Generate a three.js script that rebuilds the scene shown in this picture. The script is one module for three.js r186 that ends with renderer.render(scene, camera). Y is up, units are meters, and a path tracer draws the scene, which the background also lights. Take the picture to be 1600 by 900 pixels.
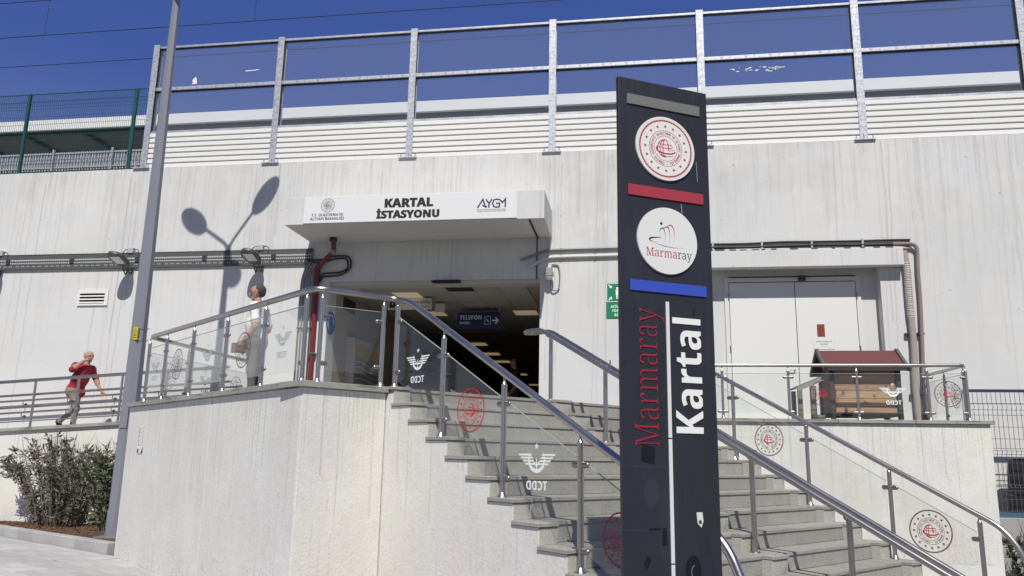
import * as THREE from 'three';
import { mergeGeometries, toCreasedNormals } from 'three/addons/utils/BufferGeometryUtils.js';
import { RoundedBoxGeometry } from 'three/addons/geometries/RoundedBoxGeometry.js';
import { RectAreaLightUniformsLib } from 'three/addons/lights/RectAreaLightUniformsLib.js';

// ------------------------------------------------------------------ camera, sky, sun, exposure
const V = (x, y, z) => new THREE.Vector3(x, y, z);
const scene = new THREE.Scene();
const renderer = new THREE.WebGLRenderer({ antialias: true });
renderer.toneMapping = THREE.LinearToneMapping;
renderer.toneMappingExposure = 1.0;
renderer.shadowMap.enabled = true;
const FOCAL = 1249.7, PITCH = 0.2054, ROLL = -0.0178, YAW = 0.1551, CAM = V(0, 1.55, 16);
const FWD = V(-Math.sin(YAW) * Math.cos(PITCH), Math.sin(PITCH), -Math.cos(YAW) * Math.cos(PITCH));
const R0 = FWD.clone().cross(V(0, 1, 0)).normalize(), U0 = R0.clone().cross(FWD);
const RIGHT = R0.clone().multiplyScalar(Math.cos(ROLL)).addScaledVector(U0, -Math.sin(ROLL));
const UP = R0.clone().multiplyScalar(Math.sin(ROLL)).addScaledVector(U0, Math.cos(ROLL));
const camera = new THREE.PerspectiveCamera(2 * Math.atan(450 / FOCAL) * 180 / Math.PI, 16 / 9, 0.1, 600);
camera.position.copy(CAM);
camera.quaternion.setFromRotationMatrix(new THREE.Matrix4().makeBasis(RIGHT, UP, FWD.clone().negate()));

const SUN_AZ = 5 * Math.PI / 180, SUN_EL = 51 * Math.PI / 180;
const SUN = V(Math.sin(SUN_AZ) * Math.cos(SUN_EL), Math.sin(SUN_EL), Math.cos(SUN_AZ) * Math.cos(SUN_EL));
const sun = new THREE.DirectionalLight(new THREE.Color(1, 0.965, 0.9), 4.5);
sun.position.copy(SUN).multiplyScalar(60); sun.target.position.set(-2, 3, 2);
sun.castShadow = true; sun.shadow.mapSize.set(4096, 4096);
Object.assign(sun.shadow.camera, { left: -28, right: 28, top: 24, bottom: -24, near: 1, far: 140 });
scene.add(sun, sun.target);
{ // clear blue sky: a smooth fall from the pale horizon to the zenith
  const w = 256, h = 128, d = new Float32Array(w * h * 4);
  const stops = [[-90, 0.16, 0.15, 0.14], [-2, 0.2, 0.21, 0.24], [0, 0.5, 0.53, 0.57], [8, 0.32, 0.37, 0.49], [16, 0.14, 0.19, 0.42], [24, 0.058, 0.11, 0.355], [36, 0.045, 0.09, 0.31], [60, 0.066, 0.096, 0.235], [90, 0.07, 0.098, 0.21]];
  for (let j = 0; j < h; j++) {
    const el = ((j + 0.5) / h - 0.5) * 180; let k = 0;
    while (k < stops.length - 2 && el > stops[k + 1][0]) k++;
    const a = stops[k], b = stops[k + 1], t = Math.min(1, Math.max(0, (el - a[0]) / (b[0] - a[0])));
    for (let i = 0; i < w; i++) { const o = (j * w + i) * 4; for (let c = 0; c < 3; c++) d[o + c] = a[c + 1] + (b[c + 1] - a[c + 1]) * t; d[o + 3] = 1; }
  }
  const sky = new THREE.DataTexture(d, w, h, THREE.RGBAFormat, THREE.FloatType);
  sky.mapping = THREE.EquirectangularReflectionMapping; sky.magFilter = sky.minFilter = THREE.LinearFilter; sky.needsUpdate = true;
  scene.background = sky; scene.environment = sky;
}

// ------------------------------------------------------------------ helpers
const ray = (x, y) => FWD.clone().addScaledVector(RIGHT, (x - 800) / FOCAL).addScaledVector(UP, -(y - 450) / FOCAL);
const onZ = (x, y, z) => { const d = ray(x, y); return CAM.clone().addScaledVector(d, (z - CAM.z) / d.z); };
const onX = (x, y, wx) => { const d = ray(x, y); return CAM.clone().addScaledVector(d, (wx - CAM.x) / d.x); };
const onY = (x, y, h) => { const d = ray(x, y); return CAM.clone().addScaledVector(d, (h - CAM.y) / d.y); };
const onWall = (x, y, A, B) => { const n = V(-(B.z - A.z), 0, B.x - A.x), d = ray(x, y); return CAM.clone().addScaledVector(d, A.clone().sub(CAM).dot(n) / d.dot(n)); };
let seed = 7;
const rnd = () => { seed = (seed * 1664525 + 1013904223) >>> 0; return seed / 4294967296; };
const rr = (a, b) => a + (b - a) * rnd();
const used = {};
const numbered = (n) => { const k = used[n] = (used[n] ?? -1) + 1; return k ? n + '_' + String(k).padStart(3, '0') : n; };
function tag(o, label, category, group, kind) {
  if (label) o.userData.label = label;
  if (category) o.userData.category = category;
  if (group) o.userData.group = group;
  if (kind) o.userData.kind = kind;
  return o;
}
function thing(name, label, category, pos = [0, 0, 0], turn = 0, group) {
  const o = new THREE.Group(); o.name = numbered(name); o.position.set(...pos); o.rotation.y = turn; scene.add(o);
  return tag(o, label, category, group);
}
const flat = (g) => { const r = g.index ? g.toNonIndexed() : g; for (const k of Object.keys(r.attributes)) if (!['position', 'normal', 'uv'].includes(k)) r.deleteAttribute(k); return r; };
function mesh(name, geos, mat, parent = scene) {
  const list = Array.isArray(geos) ? geos : [geos];
  const m = new THREE.Mesh(list.length > 1 ? mergeGeometries(list.map(flat)) : list[0], mat);
  m.name = parent === scene ? numbered(name) : name; parent.add(m); return m;
}
function muv(g) { // uv in metres on the plane each face lies closest to
  const p = g.attributes.position, n = g.attributes.normal, uv = new Float32Array(p.count * 2);
  for (let i = 0; i < p.count; i++) {
    const ax = Math.abs(n.getX(i)), ay = Math.abs(n.getY(i)), az = Math.abs(n.getZ(i));
    const [u, v] = ay >= ax && ay >= az ? [p.getX(i), p.getZ(i)] : ax > az ? [p.getZ(i), p.getY(i)] : [p.getX(i), p.getY(i)];
    uv[2 * i] = u; uv[2 * i + 1] = v;
  }
  g.setAttribute('uv', new THREE.BufferAttribute(uv, 2)); return g;
}
const box = (w, h, d, x = 0, y = 0, z = 0) => { const g = new THREE.BoxGeometry(w, h, d); g.translate(x, y, z); return muv(g); };
const box2 = (x0, x1, y0, y1, z0, z1) => box(x1 - x0, y1 - y0, z1 - z0, (x0 + x1) / 2, (y0 + y1) / 2, (z0 + z1) / 2);
const rbox = (w, h, d, x = 0, y = 0, z = 0, r = 0.008, s = 1) => { const g = new RoundedBoxGeometry(w, h, d, s, r); g.translate(x, y, z); return muv(g); };
function cyl(a, b, r, r2 = r, seg = 12) {
  const A = Array.isArray(a) ? V(...a) : a, B = Array.isArray(b) ? V(...b) : b, L = A.distanceTo(B);
  const g = new THREE.CylinderGeometry(r2, r, L, seg); g.translate(0, L / 2, 0);
  g.applyQuaternion(new THREE.Quaternion().setFromUnitVectors(V(0, 1, 0), B.clone().sub(A).normalize())); g.translate(A.x, A.y, A.z); return g;
}
function bar(a, b, w, h) { // a box beam from a to b
  const A = Array.isArray(a) ? V(...a) : a, B = Array.isArray(b) ? V(...b) : b, L = A.distanceTo(B), g = new THREE.BoxGeometry(L, h, w);
  const X = B.clone().sub(A).normalize(), Z = V(0, 1, 0).cross(X).length() > 1e-4 ? X.clone().cross(V(0, 1, 0)).normalize() : V(0, 0, 1), Y = Z.clone().cross(X);
  g.applyMatrix4(new THREE.Matrix4().makeBasis(X, Y, Z)); const c = A.clone().add(B).multiplyScalar(0.5); g.translate(c.x, c.y, c.z); return g;
}
function pipe(pts, r, fillet = 0.1, seg = 10) { // tube along a polyline with rounded corners
  const P = pts.map((q) => Array.isArray(q) ? V(...q) : q), path = new THREE.CurvePath(); let last = P[0];
  for (let i = 1; i < P.length - 1; i++) {
    const a = P[i - 1].clone().sub(P[i]), b = P[i + 1].clone().sub(P[i]), f = Math.min(fillet, a.length() * 0.45, b.length() * 0.45);
    const s = P[i].clone().addScaledVector(a.normalize(), f), e = P[i].clone().addScaledVector(b.normalize(), f);
    path.add(new THREE.LineCurve3(last, s)); path.add(new THREE.QuadraticBezierCurve3(s, P[i].clone(), e)); last = e;
  }
  path.add(new THREE.LineCurve3(last, P[P.length - 1]));
  const sub = []; for (const c of path.curves) { const n = c.isLineCurve3 ? 1 : 7; for (let k = 0; k < n; k++) sub.push(c.getPoint(k / n)); } sub.push(P[P.length - 1]);
  // ring by ring, so that straight runs stay cheap
  const N = sub.length, pos = [], nor = [], uv = [], idx = []; let ref = null, len = 0;
  for (let i = 0; i < N; i++) {
    const t = (i === 0 ? sub[1].clone().sub(sub[0]) : i === N - 1 ? sub[N - 1].clone().sub(sub[N - 2]) : sub[i + 1].clone().sub(sub[i]).normalize().add(sub[i].clone().sub(sub[i - 1]).normalize())).normalize();
    if (!ref) ref = Math.abs(t.y) < 0.9 ? V(0, 1, 0) : V(1, 0, 0);
    const u = ref.clone().addScaledVector(t, -ref.dot(t)).normalize(), w = t.clone().cross(u); ref = u; if (i) len += sub[i].distanceTo(sub[i - 1]);
    for (let k = 0; k <= seg; k++) { const a = k / seg * Math.PI * 2, n = u.clone().multiplyScalar(Math.cos(a)).addScaledVector(w, Math.sin(a)); pos.push(sub[i].x + n.x * r, sub[i].y + n.y * r, sub[i].z + n.z * r); nor.push(n.x, n.y, n.z); uv.push(k / seg * r * 6.28, len); }
  }
  for (let i = 0; i < N - 1; i++) for (let k = 0; k < seg; k++) { const a = i * (seg + 1) + k, b = a + seg + 1; idx.push(a, a + 1, b, b, a + 1, b + 1); }
  for (const [i, flip] of [[0, 1], [N - 1, 0]]) { const c = pos.length / 3; const t = (i ? sub[N - 1].clone().sub(sub[N - 2]) : sub[0].clone().sub(sub[1])).normalize(); pos.push(sub[i].x, sub[i].y, sub[i].z); nor.push(t.x, t.y, t.z); uv.push(0, 0); for (let k = 0; k < seg; k++) { const a = i * (seg + 1) + k; flip ? idx.push(c, a + 1, a) : idx.push(c, a, a + 1); } }
  const g = new THREE.BufferGeometry(); g.setAttribute('position', new THREE.Float32BufferAttribute(pos, 3)); g.setAttribute('normal', new THREE.Float32BufferAttribute(nor, 3)); g.setAttribute('uv', new THREE.Float32BufferAttribute(uv, 2)); g.setIndex(idx); return g;
}
function prism(pts, depth) { // outline in x,y; thickness along +z
  const s = new THREE.Shape(pts.map(([x, y]) => new THREE.Vector2(x, y))); return new THREE.ExtrudeGeometry(s, { depth, bevelEnabled: false });
}
function plan(pts, y0, y1) { const g = prism(pts.map(([x, z]) => [x, -z]), y1 - y0); g.rotateX(-Math.PI / 2); g.translate(0, y0, 0); return muv(g); }
function slabQuad(a, b, c, d, t) { // plate between four coplanar corners (counter-clockwise), thickness t
  const n = b.clone().sub(a).cross(d.clone().sub(a)).normalize().multiplyScalar(t / 2), F = [a, b, c, d].map((p) => p.clone().add(n)), K = [a, b, c, d].map((p) => p.clone().sub(n));
  const q = [[F[0], F[1], F[2], F[3]], [K[1], K[0], K[3], K[2]]]; for (let i = 0; i < 4; i++) { const j = (i + 1) % 4; q.push([F[i], K[i], K[j], F[j]]); }
  const pos = [], uv = []; for (const [p, r, s, u] of q) for (const [k, tu, tv] of [[p, 0, 0], [r, 1, 0], [s, 1, 1], [p, 0, 0], [s, 1, 1], [u, 0, 1]]) { pos.push(k.x, k.y, k.z); uv.push(tu, tv); }
  const g = new THREE.BufferGeometry(); g.setAttribute('position', new THREE.Float32BufferAttribute(pos, 3)); g.setAttribute('uv', new THREE.Float32BufferAttribute(uv, 2)); g.computeVertexNormals(); return g;
}
const lin = (r, g, b) => new THREE.Color().setRGB(r, g, b);
const std = (r, g, b, rough = 0.85, metal = 0, more = {}) => new THREE.MeshStandardMaterial({ color: lin(r, g, b), roughness: rough, metalness: metal, ...more });
function canvas(w, h, draw) { const c = document.createElement('canvas'); c.width = w; c.height = h; draw(c.getContext('2d'), w, h); return c; }
function tex(c, srgb = true, rep) { const t = new THREE.CanvasTexture(c); if (srgb) t.colorSpace = THREE.SRGBColorSpace; t.wrapS = t.wrapT = THREE.RepeatWrapping; if (rep) t.repeat.set(...rep); t.anisotropy = 8; return t; }
// tileable value noise
function noiseGrid(n) { const a = new Float32Array(n * n); for (let i = 0; i < n * n; i++) a[i] = rnd(); return (x, y) => { x = ((x % n) + n) % n; y = ((y % n) + n) % n; const i = Math.floor(x), j = Math.floor(y), f = x - i, g = y - j, s = f * f * (3 - 2 * f), t = g * g * (3 - 2 * g), i1 = (i + 1) % n, j1 = (j + 1) % n; return (a[j * n + i] * (1 - s) + a[j * n + i1] * s) * (1 - t) + (a[j1 * n + i] * (1 - s) + a[j1 * n + i1] * s) * t; }; }
const NG = noiseGrid(64);
const fbm = (x, y, o = 4) => { let v = 0, a = 0.5, s = 0; for (let k = 0; k < o; k++) { v += a * NG(x, y); s += a; x *= 2; y *= 2; a *= 0.5; } return v / s; };
function dataTex(w, h, f, srgb = true, rep) { // f(u,v) -> [r,g,b] 0..255
  const d = new Uint8Array(w * h * 4); for (let j = 0; j < h; j++) for (let i = 0; i < w; i++) { const c = f(i / w, j / h), o = (j * w + i) * 4; d[o] = c[0]; d[o + 1] = c[1]; d[o + 2] = c[2]; d[o + 3] = 255; }
  const t = new THREE.DataTexture(d, w, h); t.wrapS = t.wrapT = THREE.RepeatWrapping; t.magFilter = THREE.LinearFilter; t.minFilter = THREE.LinearMipmapLinearFilter; t.generateMipmaps = true; if (srgb) t.colorSpace = THREE.SRGBColorSpace; if (rep) t.repeat.set(...rep); t.needsUpdate = true; return t;
}
const cl = (v) => Math.max(0, Math.min(255, v));

// ------------------------------------------------------------------ materials
const bumpFine = dataTex(512, 512, (u, v) => { const n = 255 * (0.55 * fbm(u * 64, v * 64, 3) + 0.45 * rnd()); return [n, n, n]; }, false, [1 / 1.1, 1 / 1.1]);
const bumpStucco = dataTex(512, 512, (u, v) => { const n = 255 * (0.3 * fbm(u * 32, v * 32, 4) + 0.35 * fbm(u * 64, v * 64, 2) + 0.35 * rnd()); return [n, n, n]; }, false, [1 / 1.4, 1 / 1.4]);
// painted concrete with rain streaks below its top edge
const facadeMap = tex(canvas(2048, 1024, (g, w, h) => {
  g.fillStyle = 'rgb(208,208,206)'; g.fillRect(0, 0, w, h);
  for (let k = 0; k < 500; k++) { const r = rr(20, 120); g.fillStyle = `rgba(${rnd() < 0.5 ? '219,219,216' : '189,188,184'},${rr(0.02, 0.07)})`; g.beginPath(); g.ellipse(rnd() * w, rnd() * h, r, r * rr(0.6, 2.4), 0, 0, 7); g.fill(); }
  for (let k = 0; k < 900; k++) { const x = rnd() * w, y = Math.pow(rnd(), 2) * 420, q = rr(4, 26); g.fillStyle = `rgba(${rnd() < 0.75 ? '150,147,140' : '226,225,220'},${rr(0.012, 0.045)})`; g.beginPath(); g.ellipse(x, y, q * rr(0.3, 1), q * rr(0.8, 3.4), 0, 0, 7); g.fill(); }
  g.lineCap = 'round';
  for (let k = 0; k < 2300; k++) { // streaks: dirt carried down by rain, each with its own length
    const x = rnd() * w, clump = 0.35 + 0.65 * fbm(x / 60, 3, 2), L = Math.pow(rnd(), 1.5) * 430 * clump + 20, y0 = rnd() < 0.6 ? rr(-4, 14) : rr(0, 380);
    g.strokeStyle = `rgba(${rnd() < 0.7 ? '122,116,106' : '90,86,80'},${rr(0.03, 0.18) * clump})`; g.lineWidth = rnd() < 0.95 ? rr(0.5, 1.3) : rr(1.5, 4);
    g.beginPath(); g.moveTo(x, y0); let y = y0, xx = x; while (y < y0 + L) { y += 14; xx += rr(-0.35, 0.3); g.lineTo(xx, y); } g.stroke();
  }
  for (let k = 0; k < 60; k++) { const x = rnd() * w, y0 = rr(0, 60), L = rr(350, 900); g.strokeStyle = `rgba(120,116,108,${rr(0.12, 0.32)})`; g.lineWidth = rr(0.6, 1.3); g.beginPath(); g.moveTo(x, y0); let y = y0, xx = x; while (y < y0 + L) { y += 18; xx += rr(-0.9, 0.55); g.lineTo(xx, y); } g.stroke(); }
  for (let k = 0; k < 170; k++) { g.fillStyle = `rgba(84,80,74,${rr(0.15, 0.5)})`; g.fillRect(rnd() * w, rnd() * h, rr(0.8, 2.2), rr(0.8, 4)); }
  for (let k = 0; k < 24000; k++) { g.fillStyle = `rgba(${rnd() < 0.5 ? '255,255,252' : '150,146,138'},0.05)`; g.fillRect(rnd() * w, rnd() * h, 1.6, 1.6); }
}), true, [1 / 32, 1 / 8]);
facadeMap.offset.set(20 / 32, 0);
const mFacade = new THREE.MeshStandardMaterial({ map: facadeMap, roughness: 0.9, bumpMap: bumpFine, bumpScale: 0.002 });
// rough cast render of the terrace walls
const stuccoMap = tex(canvas(1024, 1024, (g, w, h) => {
  g.fillStyle = 'rgb(216,215,210)'; g.fillRect(0, 0, w, h);
  for (let k = 0; k < 420; k++) { const r = rr(15, 110); g.fillStyle = `rgba(${rnd() < 0.55 ? '236,233,226' : '196,191,178'},${rr(0.02, 0.07)})`; g.beginPath(); g.ellipse(rnd() * w, rnd() * h, r, r * rr(0.7, 2.2), 0, 0, 7); g.fill(); }
  for (let k = 0; k < 700; k++) { const q = rr(2, 11); g.fillStyle = `rgba(${rnd() < 0.7 ? '150,145,132' : '240,238,230'},${rr(0.015, 0.055)})`; g.beginPath(); g.ellipse(rnd() * w, rnd() * h, q * rr(0.4, 1.5), q * rr(0.5, 2.5), rr(-0.4, 0.4), 0, 7); g.fill(); }
  for (let k = 0; k < 120; k++) { const x = rnd() * w, y = rnd() * h, L = rr(30, 300); g.strokeStyle = `rgba(112,106,94,${rr(0.04, 0.15)})`; g.lineWidth = rr(0.8, 5); g.beginPath(); g.moveTo(x, y); g.lineTo(x + rr(-5, 5), y + L); g.stroke(); }
  for (let k = 0; k < 150; k++) { // drips from under the coping
    let x = rnd() * w, y = 429 + rr(-3, 6); const e = y + Math.pow(rnd(), 2) * 330 + 12; g.strokeStyle = `rgba(118,112,98,${rr(0.05, 0.2)})`; g.lineWidth = rnd() < 0.8 ? rr(0.8, 2.4) : rr(3, 9); g.beginPath(); g.moveTo(x, y); while (y < e) { y += 10; x += rr(-0.6, 0.6); g.lineTo(x, y); } g.stroke(); }
  for (let k = 0; k < 2600; k++) { // splash dirt along the foot
    const y = h - Math.pow(rnd(), 2.4) * 120, x = rnd() * w, c = fbm(x / 30, 7, 3); if (c < 0.47) continue; g.fillStyle = `rgba(${rnd() < 0.6 ? '120,114,102' : '96,92,84'},${rr(0.05, 0.22)})`; g.fillRect(x, y, rr(1, 7), rr(1, 6)); }
  for (let k = 0; k < 420; k++) { g.fillStyle = `rgba(88,82,74,${rr(0.1, 0.4)})`; g.fillRect(rnd() * w, rnd() * h, rr(0.8, 2.4), rr(0.8, 6)); }
  for (let k = 0; k < 60000; k++) { g.fillStyle = `rgba(${rnd() < 0.5 ? '250,248,240' : '128,122,110'},0.09)`; g.fillRect(rnd() * w, rnd() * h, 1.7, 1.7); }
}), true, [1 / 3.7, 1 / 3.7]);
const mStucco = new THREE.MeshStandardMaterial({ map: stuccoMap, roughness: 0.95, bumpMap: bumpStucco, bumpScale: 0.004 });
const graniteMap = dataTex(1024, 1024, (u, v) => { const n = fbm(u * 16, v * 16, 3), st = fbm(u * 8 + 5, v * 8 + 9, 4), s = rnd(), k = 160 + 22 * (n - 0.5) - (st > 0.56 ? (st - 0.56) * 190 : 0) + (s < 0.2 ? -70 * rnd() : s > 0.84 ? 48 * rnd() : 14 * (rnd() - 0.5)); return [cl(k + 2), cl(k), cl(k - 7)]; }, true, [1 / 2.6, 1 / 2.6]);
const graniteVar = [1, 0.93, 1.05].map((k) => new THREE.MeshStandardMaterial({ map: graniteMap, color: lin(0.9 * k, 0.895 * k, 0.88 * k), roughness: 0.75, bumpMap: bumpFine, bumpScale: 0.0012 }));
const mGranite = graniteVar[0];
const mBlock = new THREE.MeshStandardMaterial({ map: graniteMap, color: lin(1.18, 1.175, 1.155), roughness: 0.8, bumpMap: bumpFine, bumpScale: 0.0015 });
const pavingMap = dataTex(512, 512, (u, v) => { const k = 176 + 26 * (fbm(u * 8, v * 8, 4) - 0.5) + 16 * (rnd() - 0.5); return [cl(k), cl(k - 1), cl(k - 3)]; }, true, [1 / 2.3, 1 / 2.3]);
const pavingVar = [1, 0.92, 1.06, 0.86].map((k) => new THREE.MeshStandardMaterial({ map: pavingMap, color: lin(k, k, k), roughness: 0.9, bumpMap: bumpFine, bumpScale: 0.0015 }));
const mAsphalt = new THREE.MeshStandardMaterial({ map: pavingMap, color: lin(0.3, 0.3, 0.3), roughness: 0.95, bumpMap: bumpFine, bumpScale: 0.004 });
const mConcrete = new THREE.MeshStandardMaterial({ map: pavingMap, color: lin(0.8, 0.79, 0.77), roughness: 0.95, bumpMap: bumpFine, bumpScale: 0.003 });
const soilMap = dataTex(512, 512, (u, v) => { const n = fbm(u * 24, v * 24, 4), s = rnd(); const k = 70 + 60 * (n - 0.4) + 34 * (s - 0.5); return [cl(k * 1.3), cl(k * 0.98), cl(k * 0.72)]; }, true, [1, 1]);
const mSoil = new THREE.MeshStandardMaterial({ map: soilMap, roughness: 1, bumpMap: bumpStucco, bumpScale: 0.02 });
const steelRough = dataTex(256, 256, (u, v) => { const k = 60 + 40 * fbm(u * 16, v * 3, 3) + 22 * (rnd() - 0.5); return [k, k, k]; }, false, [4, 1]);
const mSteel = std(0.5, 0.475, 0.445, 1, 1, { roughnessMap: steelRough });
const mSteelDull = std(0.33, 0.31, 0.29, 0.42, 1);
const galvMap = dataTex(256, 256, (u, v) => { const k = 176 + 70 * (fbm(u * 16, v * 16, 2) - 0.5) + 24 * (rnd() - 0.5); return [cl(k), cl(k + 3), cl(k + 9)]; }, true, [2, 2]);
const mGalv = new THREE.MeshStandardMaterial({ map: galvMap, roughness: 0.5, metalness: 0.45 });
const mPole = std(0.24, 0.25, 0.285, 0.5, 0.25, { bumpMap: bumpFine, bumpScale: 0.0008 });
const mWhitePanel = std(0.74, 0.74, 0.71, 0.55);
const mDark = std(0.035, 0.035, 0.04, 0.6);
const mBlack = std(0.012, 0.012, 0.013, 0.55);
const mCable = std(0.03, 0.03, 0.032, 0.6);
const mGreyPipe = std(0.24, 0.245, 0.25, 0.5, 0.3);
const mWhitePipe = std(0.62, 0.6, 0.56, 0.6);
const mRed = std(0.17, 0.018, 0.02, 0.5);
const mGreenSteel = std(0.01, 0.07, 0.07, 0.5);
const mGlass = new THREE.MeshPhysicalMaterial({ color: lin(0.975, 0.985, 0.978), roughness: 0.02, transmission: 0.995, thickness: 0, ior: 1.5 });
const mAcrylic = new THREE.MeshPhysicalMaterial({ color: lin(0.92, 0.94, 0.95), roughness: 0.03, transmission: 0.965, thickness: 0, ior: 1.45 });
const mPrint = (c) => new THREE.MeshStandardMaterial({ map: tex(c), transparent: true, roughness: 0.6, side: THREE.DoubleSide, alphaTest: 0 });
const mBoard = (c, rough = 0.5) => new THREE.MeshStandardMaterial({ map: tex(c), roughness: rough });

// ------------------------------------------------------------------ printed marks
function star(g, x, y, r, rot = -Math.PI / 2) { g.beginPath(); for (let k = 0; k < 10; k++) { const a = rot + k * Math.PI / 5, q = k % 2 ? r * 0.4 : r; g.lineTo(x + q * Math.cos(a), y + q * Math.sin(a)); } g.closePath(); g.fill(); }
function arcText(g, text, r, a0, a1, size) { g.font = `bold ${size}px sans-serif`; g.textAlign = 'center'; g.textBaseline = 'middle'; const n = text.length; for (let k = 0; k < n; k++) { const a = a0 + (a1 - a0) * (k + 0.5) / n; g.save(); g.rotate(a); g.translate(0, -r); g.fillText(text[k], 0, 0); g.restore(); } }
function seal(g, cx, cy, R, ring, core, mirrored = false, wt = 1) {
  g.save(); g.translate(cx, cy); if (mirrored) g.scale(-1, 1);
  g.strokeStyle = ring; g.fillStyle = ring; g.lineWidth = R * 0.035 * wt; g.beginPath(); g.arc(0, 0, R * 0.955, 0, 7); g.stroke();
  for (let k = 0; k < 96; k++) { const a = k / 96 * Math.PI * 2; g.lineWidth = R * 0.022 * wt; g.beginPath(); g.moveTo(Math.cos(a) * R * 0.92, Math.sin(a) * R * 0.92); g.lineTo(Math.cos(a + 0.05) * R, Math.sin(a + 0.05) * R); g.stroke(); }
  for (let k = 0; k < 16; k++) { const a = k / 16 * Math.PI * 2; star(g, Math.sin(a) * R * 0.76, -Math.cos(a) * R * 0.76, R * 0.068 * wt, a - Math.PI / 2); }
  for (const q of [0.61, 0.43]) { g.lineWidth = R * 0.016 * wt; g.beginPath(); g.arc(0, 0, R * q, 0, 7); g.stroke(); }
  arcText(g, 'TÜRKİYE CUMHURİYETİ ULAŞTIRMA VE ALTYAPI BAKANLIĞI • ', R * 0.52, Math.PI * 1.03, Math.PI * 3.03, R * 0.12);
  g.strokeStyle = core; g.fillStyle = core; g.lineCap = 'round'; g.lineWidth = R * 0.028 * wt; const r = R * 0.3;
  for (const q of [0.35, 0.7, 1]) { g.beginPath(); g.ellipse(0, 0, r * q, r, 0, Math.PI * 0.5, Math.PI * 1.5); g.stroke(); }
  g.beginPath(); g.ellipse(0, 0, r * 0.35, r, 0, -Math.PI / 2, Math.PI * 0.05); g.stroke();
  for (const q of [-0.6, -0.22]) { g.beginPath(); g.moveTo(-r * Math.sqrt(1 - q * q), r * q * 0.8); g.quadraticCurveTo(-r * 0.2, r * (q + 0.28), r * 0.35, r * (q + 0.12)); g.stroke(); }
  g.lineWidth = R * 0.05 * wt; g.beginPath(); g.moveTo(-r * 1.02, -r * 0.1); g.quadraticCurveTo(-r * 1.5, r * 0.45, -r * 0.1, r * 0.58); g.quadraticCurveTo(r * 0.8, r * 0.6, r * 1.15, r * 0.3); g.stroke();
  g.lineWidth = R * 0.022 * wt; g.beginPath(); g.moveTo(-r * 0.7, r * 0.72); g.quadraticCurveTo(r * 0.2, r * 1.05, r * 0.9, r * 0.72); g.stroke(); g.setLineDash([r * 0.25, r * 0.13]); g.beginPath(); g.moveTo(r * 0.3, r * 0.22); g.lineTo(r * 1.1, r * 0.08); g.stroke(); g.setLineDash([]);
  g.lineWidth = R * 0.03 * wt; g.beginPath(); g.arc(r * 0.55, -r * 0.28, r * 0.22, 0.6, 5.7); g.stroke(); star(g, r * 0.86, -r * 0.24, r * 0.09);
  g.restore();
}
function emblem(g, w, h, col, mirrored) { // star, crescent and striped wings over four letters
  g.save(); g.translate(w / 2, 0); if (mirrored) g.scale(-1, 1); g.fillStyle = col; g.strokeStyle = col;
  star(g, 0, h * 0.09, h * 0.075);
  g.beginPath(); g.arc(0, h * 0.38, h * 0.25, -Math.PI * 0.3, Math.PI * 1.3); g.arc(0, h * 0.335, h * 0.215, Math.PI * 1.27, -Math.PI * 0.27, true); g.closePath(); g.fill();
  for (const s of [-1, 1]) for (let k = 0; k < 4; k++) { const y = h * (0.245 + k * 0.062); g.beginPath(); g.moveTo(s * h * 0.05 * (1 + (3 - k) * 0.8), y); g.lineTo(s * h * (0.56 - k * 0.065), y); g.lineTo(s * h * (0.535 - k * 0.065), y + h * 0.037); g.lineTo(s * h * 0.05 * (0.6 + (3 - k) * 0.8), y + h * 0.037); g.closePath(); g.fill(); }
  g.lineWidth = h * 0.03; g.beginPath(); g.moveTo(0, h * 0.34); g.lineTo(0, h * 0.56); g.moveTo(-h * 0.07, h * 0.4); g.lineTo(0, h * 0.5); g.lineTo(h * 0.07, h * 0.4); g.stroke();
  g.font = `bold ${h * 0.25}px sans-serif`; g.textAlign = 'center'; g.textBaseline = 'alphabetic'; g.fillText('TCDD', 0, h * 0.97); g.restore();
}
const printSeal = { red: mPrint(canvas(384, 384, (g) => seal(g, 192, 192, 186, '#b81f2e', '#c0202e', true, 1.25))), dark: mPrint(canvas(384, 384, (g) => seal(g, 192, 192, 186, '#4a3a3c', '#5a4446', true, 1.25))), mixed: mPrint(canvas(384, 384, (g) => seal(g, 192, 192, 186, '#6b3a40', '#b32434', false, 1.25))) };
const printEmblem = { white: mPrint(canvas(384, 320, (g) => emblem(g, 384, 320, '#e8efec', true))), grey: mPrint(canvas(384, 320, (g) => emblem(g, 384, 320, '#a9b3b2', true))), faint: mPrint(canvas(384, 320, (g) => emblem(g, 384, 320, 'rgba(222,224,220,0.8)', true))) };

// ------------------------------------------------------------------ measures of the place
const H = 2.212, RISE = 0.1705, GOING = 0.315, ST = 0.8699, ORI = V(-2.546, 0, 7.967);
const ND = V(Math.cos(ST), 0, -Math.sin(ST)), DOWN = V(Math.sin(ST), 0, Math.cos(ST));
const W = 4.75, LEVELS = 15;
const stairPt = (u, v, y) => ORI.clone().addScaledVector(ND, u).addScaledVector(DOWN, v).setY(y);
const railLine = (v) => H - Math.max(0, Math.min(v, LEVELS * GOING)) * RISE / GOING; // height of the line of nosings
const groundY = (x) => x < -7.6 ? 0 : x < 6 ? -0.03 * (x + 7.6) : -0.408; // the forecourt falls gently to the right
const FAR = V(-7.56, 0, 4.8), CONVEX = V(-3.145, 0, 8.73), INNER = V(-2.546, 0, 7.967);

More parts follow.
